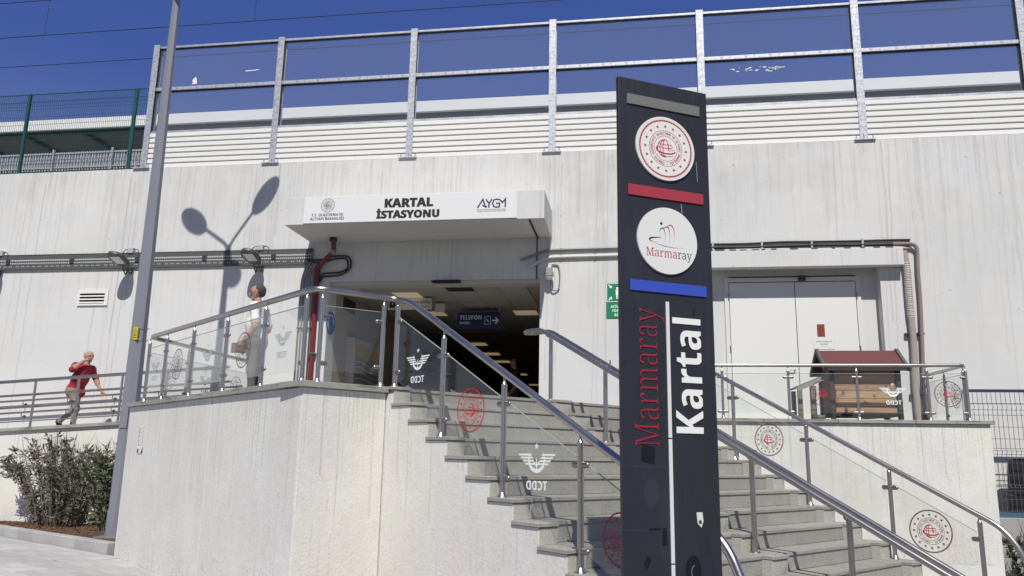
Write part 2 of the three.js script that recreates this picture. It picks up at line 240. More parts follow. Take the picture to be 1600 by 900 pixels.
// ------------------------------------------------------------------ ground
{
  const gb = []; for (const [a, b] of [[-200, -7.6], [-7.6, 6], [6, 200]]) gb.push([a, -200], [a, 200], [b, 200], [a, -200], [b, 200], [b, -200]);
  const g = new THREE.BufferGeometry(); g.setAttribute('position', new THREE.Float32BufferAttribute(gb.flatMap(([x, z]) => [x, groundY(x), z]), 3)); g.computeVertexNormals(); muv(g);
  const pave = tag(mesh('forecourt', g, mAsphalt), 'grey forecourt with pale paving stones along the kerb', 'pavement', null, 'structure');
  // paving stones, laid along the kerb
  const ka = Math.atan2(4.74 - 2.97, -7.64 + 11), ca = Math.cos(ka), sa = Math.sin(ka);
  const gs = [rbox(0.792, 0.03, 0.392, 0, 0, 0, 0.004), rbox(0.792, 0.03, 0.392, 0, 0, 0, 0.006)];
  for (let i = -7; i < 12; i++) for (let j = 0; j < 14; j++) {
    const u = i * 0.8 + (j % 2) * 0.4, v = 0.2 + j * 0.4 + 0.04, x = -7.64 + u * ca - v * sa * -1 * -1, z = 4.74 + u * sa + v * ca;
    const q = V(x, 0, z), nrm = V(-(CONVEX.z - FAR.z), 0, CONVEX.x - FAR.x).normalize(); if (q.clone().sub(FAR).dot(nrm) < -0.25) continue;
    const m = mesh('paving_stone', gs[(i + j) & 1], pavingVar[(j === 2 ? 3 : Math.floor(rnd() * 3))], pave); m.position.set(x, groundY(x) - 0.004 + rr(-0.0015, 0.0015), z); m.rotation.set(0, -ka, x > -7.6 ? -0.03 : 0, 'ZYX');
  }
  const kerb = tag(new THREE.Group(), 'grey stone kerb around the planting bed', 'kerb', null, 'structure'); kerb.name = 'kerb'; scene.add(kerb);
  const kg = rbox(0.985, 0.3, 0.17, 0, 0, 0, 0.015, 2);
  for (let k = 0; k < 9; k++) { const d = 0.5 + k * 1.0, m = mesh('kerb_stone', kg, pavingVar[k % 2 ? 1 : 3], kerb); m.position.set(-7.66 - d * ca - 0.04, 0.02, 4.7 - d * sa - 0.06); m.rotation.y = -ka; }
  const bed = plan([[-15.6, 0.43], [-15.6, 0.3], [-7.6, 0.3], [-7.6, 4.6], [-7.7, 4.6]], -0.05, 0.14);
  tag(mesh('soil', bed, mSoil), 'dry brown soil of the planting bed', 'soil', null, 'structure');
  // dead leaves and clods on the soil
  const lg = new THREE.BufferGeometry(); lg.setAttribute('position', new THREE.Float32BufferAttribute([-0.03, 0, 0, 0.03, 0.004, 0.012, 0.004, 0.014, 0.018, -0.03, 0, 0, 0.03, 0.004, 0.012, 0, 0.01, -0.016], 3)); lg.computeVertexNormals();
  const litter = new THREE.InstancedMesh(lg, new THREE.MeshStandardMaterial({ roughness: 0.9, side: THREE.DoubleSide }), 900); litter.name = 'leaf_litter'; const M = new THREE.Matrix4(), c = new THREE.Color();
  for (let k = 0; k < 900; k++) { const x = rr(-12.5, -7.7), zf = 2.97 + (x + 11) * sa / ca - 0.25, z = rr(1.85, Math.max(1.95, zf)); M.makeRotationY(rr(0, 6.3)); M.setPosition(x, 0.145, z); litter.setMatrixAt(k, M); c.setRGB(rr(0.12, 0.3), rr(0.07, 0.15), rr(0.03, 0.07)); litter.setColorAt(k, c); }
  tag(litter, 'brown dead leaves scattered on the planting bed', 'leaf litter', null, 'stuff'); scene.add(litter);
}

// ------------------------------------------------------------------ station building
const bld = thing('station_building', 'white concrete station front with streaked wall and dark entrance hall', 'building');
const TOP = 7.86;
{
  const s = new THREE.Shape([[-20, 0], [12, 0], [12, TOP], [-20, TOP]].map((p) => new THREE.Vector2(...p)));
  const hole = (x0, x1, y0, y1) => s.holes.push(new THREE.Path([[x0, y0], [x0, y1], [x1, y1], [x1, y0]].map((p) => new THREE.Vector2(...p))));
  hole(-6.47, -1.92, H, 5.12); hole(0.2, 4.7, H, 5.3);
  const g = new THREE.ExtrudeGeometry(s, { depth: 0.45, bevelEnabled: false }); g.translate(0, 0, -0.45); mesh('front_wall', g, mFacade, bld);
  mesh('recess_wall', box2(0.1, 4.8, H - 0.02, 5.4, -0.5, -0.26), mFacade, bld);
  // canopy slab over the entrance
  const can = mesh('entrance_canopy', rbox(5.25, 0.58, 1.4, (-6.93 - 1.68) / 2, 6.27, 0.7 + 0.003, 0.012), mFacade, bld);
  mesh('canopy_gutter', [box2(-1.99, -1.955, 5.962, 5.981, 0.05, 1.36), box2(-2.0, -1.98, 5.1, 5.97, 0.003, 0.022)], mCable, can);
  mesh('door_canopy', rbox(4.95, 0.34, 0.22, 2.62, 5.395, 0.112, 0.01), mFacade, bld);
  // hall behind the entrance
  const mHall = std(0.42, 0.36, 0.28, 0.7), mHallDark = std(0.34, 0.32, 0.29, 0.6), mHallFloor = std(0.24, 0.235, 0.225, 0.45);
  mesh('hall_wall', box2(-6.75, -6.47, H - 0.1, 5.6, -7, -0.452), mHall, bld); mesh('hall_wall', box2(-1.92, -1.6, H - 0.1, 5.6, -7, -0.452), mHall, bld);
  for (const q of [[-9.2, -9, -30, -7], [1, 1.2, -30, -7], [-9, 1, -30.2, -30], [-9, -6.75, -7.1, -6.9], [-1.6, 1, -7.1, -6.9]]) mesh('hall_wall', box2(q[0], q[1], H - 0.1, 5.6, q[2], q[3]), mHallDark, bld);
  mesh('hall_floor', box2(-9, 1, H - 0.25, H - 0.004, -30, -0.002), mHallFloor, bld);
  mesh('lintel_trim', box2(-6.47, -1.92, 5.04, 5.117, -0.4, -0.06), std(0.5, 0.47, 0.41, 0.8), bld);
  const mTile = [0.43, 0.4, 0.46].map((k) => std(k, k * 0.94, k * 0.84, 0.9));
  const tg = rbox(0.592, 0.02, 0.592, 0, 0, 0, 0.003);
  const lightAt = []; for (const z of [-1.36, -3.81, -9.63, -12.2, -14.6, -19.6, -25]) for (const x of [-5.12, -2.73]) if (!(z > -2 && x > -3)) lightAt.push([x, z]);
  const taken = (x, z) => lightAt.some(([a, b]) => Math.abs(a - x) < 0.5 && Math.abs(b - z) < 0.31);
  for (let i = 0; i < 8; i++) for (let j = 0; j < 11; j++) {
    const x = -6.5 + 0.3 + i * 0.6, z = -0.78 - j * 0.6; if (x + 0.25 > -1.8) continue;
    const m = mesh('ceiling_tile', tg, (i === 4 && j === 0) ? mDark : mTile[Math.floor(rnd() * 3)], bld); m.position.set(Math.min(x, -2.2), 5.1 + rr(-0.002, 0.002), z);
  }
  mesh('ceiling_grid', box2(-6.46, -1.93, 5.114, 5.13, -7, -0.46), std(0.4, 0.37, 0.32, 0.7), bld);
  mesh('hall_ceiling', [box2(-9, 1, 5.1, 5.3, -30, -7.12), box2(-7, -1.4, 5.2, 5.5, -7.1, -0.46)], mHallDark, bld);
  RectAreaLightUniformsLib.init();
  const mLamp = std(0.6, 0.55, 0.45, 0.6, 0, { emissive: lin(1, 0.76, 0.46), emissiveIntensity: 0.2 });
  for (const [x, z] of lightAt) {
    const y = 5.075, p = mesh('ceiling_light', box(0.58, 0.012, 0.58, 0, 0, 0), mLamp, bld); p.position.set(x, y, z);
    const l = new THREE.RectAreaLight(new THREE.Color(1, 0.78, 0.5), 0.16, 0.56, 0.56); l.position.set(x, y - 0.012, z); l.lookAt(x, 0, z); scene.add(l);
  }
  // ceiling grille, dome camera, emergency light
  const v0 = onY(700, 443, 5.07); mesh('air_grille', [rbox(0.6, 0.03, 0.5, v0.x, 5.075, v0.z, 0.004)], mBlack, bld);
  // service door in the recess
  const d0 = onZ(1138, 440, -0.26), d1 = onZ(1335, 437, -0.26), dy = d0.y - 0.03; const door = mesh('service_door', box2(d0.x - 0.02, d1.x + 0.02, H, dy + 0.02, -0.262, -0.245), mDark, bld);
  const mDoor = std(0.7, 0.7, 0.66, 0.6), mid = (d0.x + d1.x) / 2 + 0.06;
  mesh('door_leaf', rbox(mid - d0.x - 0.012, dy - H - 0.02, 0.03, (d0.x + mid) / 2, (dy + H) / 2, -0.235, 0.004), mDoor, door); mesh('door_leaf', rbox(d1.x - mid - 0.012, dy - H - 0.02, 0.03, (d1.x + mid) / 2, (dy + H) / 2, -0.235, 0.004), mDoor, door);
  mesh('door_frame', [box2(d0.x - 0.09, d0.x - 0.004, H, dy + 0.09, -0.262, -0.215), box2(d1.x + 0.004, d1.x + 0.09, H, dy + 0.09, -0.262, -0.215), box2(d0.x - 0.004, d1.x + 0.004, dy + 0.006, dy + 0.09, -0.262, -0.213)], std(0.66, 0.65, 0.61, 0.6), door);
  for (const q of [0.35, 1.4, 2.45]) for (const x of [d0.x - 0.01, d1.x + 0.01]) mesh('door_hinge', cyl([x, H + q, -0.205], [x, H + q + 0.12, -0.205], 0.013), mSteelDull, door);
  mesh('door_closer_box', [rbox(0.13, 0.1, 0.08, mid + 0.14, dy + 0.06, -0.17, 0.01), cyl([d0.x, dy + 0.1, -0.2], [d1.x, dy + 0.1, -0.2], 0.012)], mDark, door);
  mesh('door_handle', [cyl([mid - 0.08, H + 1.05, -0.22], [mid - 0.08, H + 1.05, -0.16], 0.012), cyl([mid - 0.08, H + 1.05, -0.165], [mid - 0.2, H + 1.05, -0.165], 0.011)], mSteelDull, door);
  // ventilation grille left
  const q0 = onZ(125, 455, 0), q1 = onZ(167, 476, 0), vent = mesh('ventilation_grille', [box2(q0.x - 0.02, q1.x + 0.02, q1.y - 0.02, q1.y + 0.035, 0.002, 0.035), box2(q0.x - 0.02, q1.x + 0.02, q0.y - 0.03, q0.y + 0.02, 0.002, 0.03), box2(q0.x - 0.02, q0.x + 0.03, q1.y + 0.035, q0.y - 0.03, 0.002, 0.03), box2(q1.x - 0.06, q1.x + 0.02, q1.y + 0.035, q0.y - 0.03, 0.002, 0.03)], mWhitePanel, bld);
  mesh('backing', box2(q0.x + 0.03, q1.x - 0.06, q1.y + 0.035, q0.y - 0.03, 0.002, 0.006), mBlack, vent);
  for (let k = 0; k < 4; k++) { const y = q1.y + 0.05 + k * 0.073, sl = box(q1.x - q0.x - 0.09, 0.008, 0.05); sl.rotateX(0.7); sl.translate((q0.x + q1.x) / 2 - 0.015, y, 0.028); mesh('slat', sl, mWhitePanel, vent); }
  // deck that carries the tracks
  mesh('track_deck', box2(-40, 40, 7.0, 7.7, -32, -0.452), mConcrete, bld);
  mesh('rear_wall', [box2(-40, -20.02, 0, TOP, -0.45, 0), box2(12.02, 40, 0, TOP, -0.45, 0)], mFacade, bld);
}

// ------------------------------------------------------------------ terrace and staircase
{
  const ter = thing('entrance_terrace', 'raised terrace with off-white rendered walls and grey stone coping', 'terrace');
  const inset = (A, B, d) => { const n = V(-(B.z - A.z), 0, B.x - A.x).normalize().multiplyScalar(-d); return [A.clone().add(n), B.clone().add(n)]; };
  mesh('terrace_body', plan([[-7.4, 0.004], [-7.4, 4.72], [-3.16, 8.5], [-2.62, 7.93], [0.5, 4.25], [1.12, 2.0], [5.5, 2.0], [5.5, 0.004]], -0.5, H - 0.062), mStucco, ter);
  function panel(A, B, y0, y1, t = 0.14, gap = 0.018, name = 'wall_panel') { // rendered wall panel whose outer face runs from A to B
    const L = A.distanceTo(B), m = mesh(name, rbox(L - gap, y1 - y0, t, L / 2, (y0 + y1) / 2, -t / 2, 0.008), mStucco, ter); m.position.set(A.x, 0, A.z); m.rotation.y = Math.atan2(-(B.z - A.z), B.x - A.x); return m;
  }
  const J = onWall(331, 632, FAR, CONVEX).setY(0), jt = J.clone().sub(FAR).length() / CONVEX.clone().sub(FAR).length();
  const P = (t) => FAR.clone().lerp(CONVEX, t);
  panel(P(0), P(jt), -0.5, H - 0.062); panel(P(jt), P(1), -0.5, H - 0.062); panel(CONVEX, INNER.clone().addScaledVector(DOWN, -0.0), -0.5, H - 0.062);
  panel(V(-7.56, 0, 0.01), V(-7.56, 0, 4.66), -0.5, H - 0.062).rotation.y = -Math.PI / 2;
  panel(V(0.9, 0, 2.09), V(5.58, 0, 2.09), -0.5, H - 0.062); panel(V(5.58, 0, 1.95), V(5.58, 0, 0.01), -0.5, H - 0.062);
  function coping(A, B, over = 0.045, w = 0.4) { // row of coping slabs along an edge
    const L = A.distanceTo(B), n = Math.max(1, Math.round(L / 1.25)), a = Math.atan2(-(B.z - A.z), B.x - A.x), g = rbox(L / n - 0.005, 0.06, w + over, 0, 0, -(w - over) / 2, 0.006);
    for (let k = 0; k < n; k++) { const c = A.clone().lerp(B, (k + 0.5) / n), m = mesh('coping_slab', g, graniteVar[k % 3], ter); m.position.set(c.x, H - 0.031, c.z); m.rotation.y = a; }
  }
  coping(P(-0.012), P(0.993)); coping(CONVEX.clone().addScaledVector(ND, -0.05), INNER); coping(V(0.9, 0, 2.09), V(5.63, 0, 2.09), 0.05, 0.38);
  mesh('terrace_floor', plan([[-7.2, 0.004], [-7.2, 4.5], [-3.2, 8.1], [-2.9, 7.75], [0.4, 3.9], [0.85, 1.7], [5.4, 1.7], [5.4, 0.004]], H - 0.06, H - 0.006), std(0.17, 0.165, 0.155, 0.8), ter);

  const st = thing('stone_staircase', 'broad grey granite steps leading up to the station entrance', 'staircase', [ORI.x, 0, ORI.z], ST);
  const prof = [[0.02, 0]]; // profile below the slabs, with x = -v
  const pts = [[0.4, -0.5], [0.4, H - 0.07]]; for (let l = 0; l < LEVELS; l++) { pts.push([-(l * GOING - 0.03), H - l * RISE - 0.034], [-(l * GOING - 0.03), H - (l + 1) * RISE - 0.034]); } pts.push([-((LEVELS - 1) * GOING - 0.03), -0.5]);
  const clean = pts; const bg = prism(clean, W - 0.05); bg.rotateY(Math.PI / 2); bg.translate(0.03, 0, 0); mesh('stair_body', muv(bg), mStucco, st);
  // rendered cheek below the stepped ends on the left side
  const cheek = []; cheek.push([0.02, -0.5], [0.02, H - 0.07]); for (let l = 0; l < LEVELS; l++) { const v = l * GOING + 0.107; cheek.push([-v, H - l * RISE - (l ? 0.034 : 0.07)], [-v, l === LEVELS - 1 ? -0.5 : H - (l + 1) * RISE - 0.034]); }
  const cg = prism(cheek, 0.014); cg.rotateY(Math.PI / 2); cg.translate(-0.0, 0, 0); mesh('stair_cheek', muv(cg), mStucco, st);
  const ends = [[-0.018, 0.22], [2.33, 2.6], [4.5, W]], runs = [[0.224, 1.2], [1.204, 2.326], [2.604, 3.5], [3.504, 4.496]];
  const treadG = runs.map(([a, b]) => rbox(b - a, 0.032, GOING + 0.01, (a + b) / 2, -0.016, -GOING / 2 + 0.005, 0.005)), endG = ends.map(([a, b], k) => k ? rbox(b - a, 0.034, GOING + 0.124, (a + b) / 2, -0.016, -GOING / 2 + 0.062, 0.006) : rbox(b - a, 0.034, GOING + 0.014, (a + b) / 2, -0.016, (0.234 - GOING) / 2, 0.006));
  const riserG = runs.map(([a, b]) => rbox(b - a, RISE - 0.034, 0.025, (a + b) / 2, -RISE / 2 - 0.0165, -0.0145, 0.003)), blockG = ends.map(([a, b], k) => rbox(k ? b - a - 0.006 : 0.204, RISE - 0.034, 0.14, k ? (a + b) / 2 : 0.1175, -RISE / 2 - 0.0165, 0.04, 0.006));
  for (let l = 0; l < LEVELS; l++) {
    const y = H - l * RISE, v = l * GOING;
    for (let k = 0; k < 4; k++) { const m = mesh('tread_slab', treadG[k], graniteVar[(l + k) % 3], st); m.position.set(0, y, v); const q = mesh('riser_slab', riserG[k], graniteVar[(l * 2 + k) % 3], st); q.position.set(0, y, v); }
    for (let k = 0; k < 3; k++) { const m = mesh('end_slab', endG[k], graniteVar[(l + k + 1) % 3], st); m.position.set(0, y + 0.003, v); const q = mesh('end_block', blockG[k], mBlock, st); q.position.set(0, y, v); }
  }

  // ramp along the front wall
  const rp = thing('access_ramp', 'long sloping ramp with white rendered side wall and grey coping', 'ramp');
  const ry = (x) => 2.19 + (x + 7.5) * 0.0655; // top of its coping
  const side = prism([[-18, 0], [-7.58, 0], [-7.58, ry(-7.58) - 0.06], [-18, ry(-18) - 0.06]], 0.2); side.translate(0, 0, 1.55); mesh('side_wall', muv(side), mStucco, rp);
  const fl = prism([[-18, 0], [-7.58, 0], [-7.58, ry(-7.58) - 0.03], [-18, ry(-18) - 0.03]], 1.545); fl.translate(0, 0, 0.004); mesh('ramp_floor', muv(fl), mConcrete, rp);
  for (let k = 0; k < 8; k++) { const a = -7.6 - k * 1.3, b = a - 1.295; mesh('coping_slab', muv(bar([b, ry(b) - 0.03, 1.63], [a, ry(a) - 0.03, 1.63], 0.36, 0.06)), graniteVar[k % 3], rp); }
  // ---- handrails of the ramp
  const fr = thing('ramp_railing', 'steel pipe railing on the outer edge of the ramp', 'railing');
  const zf = 1.66, span = (h, z, r, x0 = -18, x1 = -7.7) => pipe([[x0, ry(x0) + h, z], [x1, ry(x1) + h, z]], r);
  mesh('top_rail', span(0.93, zf, 0.033), mSteel, fr); mesh('lower_rail', span(0.13, zf, 0.012), mSteel, fr);
  for (const h of [0.66, 0.42]) mesh('hand_rail', span(h, zf - 0.1, 0.024), mSteel, fr);
  const px0 = onZ(115, 660, zf).x, dx = onZ(184, 658, zf).x - px0;
  for (let k = -7; k <= 3; k++) { const x = px0 + k * dx; if (x > -7.75) continue; const p = mesh('post', [cyl([x, ry(x) - 0.002, zf], [x, ry(x) + 0.91, zf], 0.024), cyl([x, ry(x) - 0.002, zf], [x, ry(x) + 0.012, zf], 0.05)], mSteel, fr); mesh('bracket', [0.66, 0.42].map((h) => cyl([x, ry(x) + h - 0.03, zf], [x, ry(x) + h - 0.015, zf - 0.1], 0.008)), mSteelDull, p); }
  const wr = thing('wall_handrail', 'pair of steel handrails fixed to the wall behind the ramp', 'handrail');
  for (const h of [0.72, 0.46]) mesh('hand_rail', span(h, 0.1, 0.024, -18, -8.2), mSteel, wr);
  for (let x = -17.6; x < -8.2; x += 1.07) mesh('bracket', [0.72, 0.46].flatMap((h) => [cyl([x, ry(x) + h - 0.09, 0.0], [x, ry(x) + h - 0.08, 0.1], 0.009), cyl([x, ry(x) + h - 0.09, 0.1], [x, ry(x) + h - 0.015, 0.1], 0.009), cyl([x, ry(x) + h - 0.085, 0.001], [x, ry(x) + h - 0.085, 0.014], 0.035)]), mSteelDull, wr);
}

// ------------------------------------------------------------------ glass balustrades
const RAILH = 0.95, mEdge = std(0.3, 0.36, 0.33, 0.35);
function post(parent, f, h, r = 0.024, clampDirs = [], clampH = [0.2, 0.68]) { // tube on a flange with a thin neck under the handrail; clamps hold the glass
  const p = mesh('post', [cyl([f.x, f.y - 0.003, f.z], [f.x, f.y + h - 0.09, f.z], r), cyl([f.x, f.y + h - 0.092, f.z], [f.x, f.y + h - 0.06, f.z], r, r * 0.45), cyl([f.x, f.y + h - 0.062, f.z], [f.x, f.y + h - 0.02, f.z], r * 0.4), cyl([f.x, f.y - 0.003, f.z], [f.x, f.y + 0.012, f.z], r * 2.1, r * 1.9), cyl([f.x, f.y + 0.012, f.z], [f.x, f.y + 0.04, f.z], r * 1.5, r)], mSteel, parent);
  for (const d of clampDirs) for (const q of clampH) { const a = f.clone().addScaledVector(d, r * 0.5), b = f.clone().addScaledVector(d, r + 0.05), g = new THREE.CapsuleGeometry(0.024, 0.05, 4, 10); g.rotateZ(Math.PI / 2); g.scale(1, 1, 0.75); g.rotateY(Math.atan2(-d.z, d.x)); const c = a.add(b).multiplyScalar(0.5); g.translate(c.x, f.y + q + (d.slope || 0) * 0.05, c.z); mesh('glass_clamp', g, mSteelDull, p); }
  return p;
}
function pane(parent, A, B, lo, hi, print) { // sheet between two post feet (which may stand at different heights)
  const d = B.clone().sub(A), L = Math.hypot(d.x, d.z), e = 0.04 / L, a = A.clone().lerp(B, e), b = A.clone().lerp(B, 1 - e), up = (p, h) => p.clone().setY(p.y + h);
  const m = mesh('glass_pane', slabQuad(up(a, lo), up(b, lo), up(b, hi), up(a, hi), 0.01), mGlass, parent);
  mesh('glass_edge', bar(up(a, hi + 0.003), up(b, hi + 0.003), 0.011, 0.006), mEdge, m);
  if (print) { // print on the sheet
    const [mat, w, h, t = 0.5, dy = 0] = print, c = A.clone().lerp(B, t), u = V(d.x, 0, d.z).normalize(), n = u.clone().cross(V(0, 1, 0)).normalize(); c.y += (lo + hi) / 2 + dy;
    if (n.dot(CAM.clone().sub(c)) < 0) n.negate();
    const g = new THREE.PlaneGeometry(w, h), X = V(0, 1, 0).cross(n).normalize(); g.applyMatrix4(new THREE.Matrix4().makeBasis(X, V(0, 1, 0), n)); g.translate(c.x + n.x * 0.009, c.y, c.z + n.z * 0.009); mesh('printed_mark', g, mat, m);
  }
  return m;
}
const dirTo = (a, b) => V(b.x - a.x, 0, b.z - a.z).normalize();
const SEAL = (k, s = 0.43, ...r) => [printSeal[k], s, s, ...r], EMB = (k, s = 0.36, ...r) => [printEmblem[k], s * 1.2, s, ...r];
{ // left: round the terrace, then down the stairs
  const b = thing('glass_balustrade', 'glass balustrade with steel handrail around the terrace and down the left of the steps', 'balustrade');
  const A = V(-7.1, H, 5.18), C = V(-3.2, H, 8.52), D = stairPt(0.1, -0.06, H), E = V(-7.12, H, 1.95);
  const vEnd = 3.98, top = (p, h = RAILH) => p.clone().setY(p.y + h);
  const sp = (v) => stairPt(0.1, v, railLine(v) + 0.0);
  mesh('handrail', pipe([top(E), top(A), top(C.clone().addScaledVector(ND, 0.04)), top(D), top(sp(0.22), 1.0), top(sp(vEnd), 0.97), sp(vEnd + 0.22).setY(railLine(vEnd) + 0.5), sp(vEnd + 0.22).setY(-0.28)], 0.033, 0.16, 14), mSteel, b);
  // along the oblique side
  const along = (px, q = A, w = C) => { const p = onWall(px, 500, q, w); p.y = H; return p; };
  const f = [A, ...[265, 306, 357, 415].map((x) => along(x)), C.clone().addScaledVector(dirTo(C, A), 0.1)];
  f.forEach((p, i) => post(b, p, RAILH, 0.024, [i && dirTo(p, f[i - 1]), i < f.length - 1 && dirTo(p, f[i + 1])].filter(Boolean)));
  const marks = [EMB('grey', 0.36), SEAL('dark'), EMB('grey'), SEAL('dark'), EMB('grey')];
  for (let i = 0; i < 5; i++) pane(b, f[i], f[i + 1], 0.13, 0.78, marks[i]);
  // back towards the wall
  const g = [A, V(-7.105, H, 4.1), V(-7.11, H, 3.0), E]; g.forEach((p, i) => i && post(b, p, RAILH, 0.024, [dirTo(p, g[i - 1])])); for (let i = 0; i < 3; i++) pane(b, g[i], g[i + 1], 0.13, 0.72, i === 1 ? EMB('grey') : SEAL('dark'));
  // across the head of the wall
  const c1 = C.clone().addScaledVector(ND, 0.12), c2 = D.clone().addScaledVector(ND, -0.16).addScaledVector(DOWN, 0.02), h1 = c1.clone().lerp(c2, 0.0), h2 = c1.clone().lerp(c2, 1);
  post(b, h1, RAILH, 0.024, [dirTo(h1, h2)]); post(b, h2, RAILH, 0.024, [dirTo(h2, h1)]); pane(b, h1, h2, 0.13, 0.78);
  // down the steps: posts on the end slabs
  const foot = (v) => { const l = Math.max(0, Math.ceil(v / GOING - 1e-6)); return stairPt(0.1, v, H - l * RISE + 0.003); };
  const vs = [0.0 - 0.02, 0.83, 1.75, 2.68, 3.55], base = vs.map((v) => stairPt(0.1, v, railLine(v)));
  vs.forEach((v, i) => { const p = foot(v), hgt = (i ? railLine(v) + 0.98 : H + 0.96) - p.y; post(b, p, hgt, 0.026, [i && dirTo(base[1], base[0]), i < 4 && dirTo(base[0], base[1])].filter(Boolean), [0.16, hgt - 0.26]); });
  const sm = [EMB('white', 0.37, 0.5, 0.0), SEAL('red', 0.42, 0.5, 0), EMB('white', 0.4, 0.47, 0), SEAL('red', 0.42, 0.5, 0)];
  for (let i = 0; i < 4; i++) pane(b, base[i], base[i + 1], 0.1, 0.76, sm[i]);
}
{ // middle: two handrails on one row of posts
  const b = thing('double_handrail', 'steel double handrail running down the middle of the steps', 'handrail');
  const u = 2.46, hh = 0.9, v0 = -0.22, v1 = 4.55, o = 0.085;
  const line = (s) => [stairPt(u + s * o, v0 - 0.28, H + hh), stairPt(u + s * o, v0, H + hh), stairPt(u + s * o, v1, H - v1 * RISE / GOING + hh - 0.02), stairPt(u + s * o, v1 + 0.12, 0.3), stairPt(u + s * o, v1 + 0.12, -0.3)];
  const L = line(-1), Rr = line(1), endL = L[0].clone().addScaledVector(DOWN, -0.0), cap = stairPt(u, v0 - 0.36, H + hh);
  mesh('handrail', pipe([Rr[4], Rr[3], Rr[2], Rr[1], Rr[0], cap.clone().addScaledVector(ND, 0.03), cap.clone().addScaledVector(ND, -0.03), endL, L[1], L[2], L[3], L[4]], 0.027, 0.09, 12), mSteel, b);
  for (const [v, l] of [[-0.12, 0], [0.8, 3], [1.75, 6], [2.69, 9], [3.63, 12]]) {
    const y = H - l * RISE + 0.003, f = stairPt(u, v, y), hgt = railLine(Math.max(v, v0)) + hh - 0.09 - y;
    const p = mesh('post', [cyl(f.clone().setY(y - 0.003), f.clone().setY(y + hgt), 0.026), cyl(f.clone().setY(y - 0.003), f.clone().setY(y + 0.014), 0.055, 0.05)], mSteel, b);
    mesh('rail_bracket', [-1, 1].map((s) => pipe([f.clone().setY(y + hgt - 0.02), f.clone().addScaledVector(ND, s * o).setY(y + hgt), f.clone().addScaledVector(ND, s * o).setY(y + hgt + 0.07)], 0.009, 0.04, 6)), mSteelDull, p);
  }
}
{ // right side of the steps
  const b = thing('glass_balustrade', 'sloping glass balustrade down the right side of the steps beside the white wall', 'balustrade');
  const u = 4.66, vs = [0.3, 1.05, 2.06, 3.02, 3.9].map((v) => v), foot = (v) => { const l = Math.max(0, Math.ceil(v / GOING - 1e-6)); return stairPt(u, v, H - l * RISE + 0.003); };
  const base = vs.map((v) => stairPt(u, v, railLine(v)));
  const A0 = stairPt(u, -0.15, H + 0.95), z = base[4].clone();
  mesh('handrail', pipe([stairPt(u, -0.3, H + 0.95), A0, stairPt(u, 4.12, railLine(4.12) + 0.95 - 0.02), stairPt(u, 4.3, 0.62), stairPt(u, 4.32, -0.34)], 0.028, 0.16, 12), mSteel, b);
  vs.forEach((v, i) => { const p = foot(v); post(b, p, railLine(v) + 0.95 - p.y, 0.024, [i && dirTo(base[1], base[0]), i < 4 && dirTo(base[0], base[1])].filter(Boolean), [0.18, railLine(v) + 0.95 - p.y - 0.26]); });
  const sm = [EMB('faint', 0.36), SEAL('mixed', 0.42), EMB('faint', 0.36), SEAL('mixed', 0.46, 0.45, 0.05)]; for (let i = 0; i < 4; i++) pane(b, base[i], base[i + 1], 0.1, 0.74, sm[i]);
}
{ // right terrace
  const b = thing('glass_balustrade', 'level glass balustrade on the terrace in front of the wooden kennel', 'balustrade');
  const zb = 1.93, P = (px) => V(onZ(px, 640, zb).x, H, zb), f = [V(0.75, H, zb), P(1130), P(1234), P(1342), P(1453), P(1514)], K = f[5].clone(), S1 = V(K.x - 0.02, H, 1.05), S2 = V(K.x - 0.04, H, 0.12);
  const T = (p) => p.clone().setY(H + 0.9); mesh('handrail', pipe([T(f[0]), T(K), T(S2)], 0.029, 0.1, 12), mSteel, b);
  f.forEach((p, i) => post(b, p, 0.9, 0.024, [i && V(-1, 0, 0), i < 5 && V(1, 0, 0)].filter(Boolean), [0.12, 0.7]));
  const marks = [null, EMB('faint', 0.34), SEAL('mixed', 0.44), EMB('white', 0.38), SEAL('mixed', 0.44)]; for (let i = 0; i < 5; i++) pane(b, f[i], f[i + 1], 0.1, 0.76, marks[i]);
  for (const p of [K.clone().add(V(0.0, 0, -0.1)), S1, S2]) post(b, p, 0.9, 0.024, [V(0, 0, 1)], [0.12, 0.7]); pane(b, K, S1, 0.1, 0.76, SEAL('mixed', 0.42)); pane(b, S1, S2, 0.1, 0.76);
}

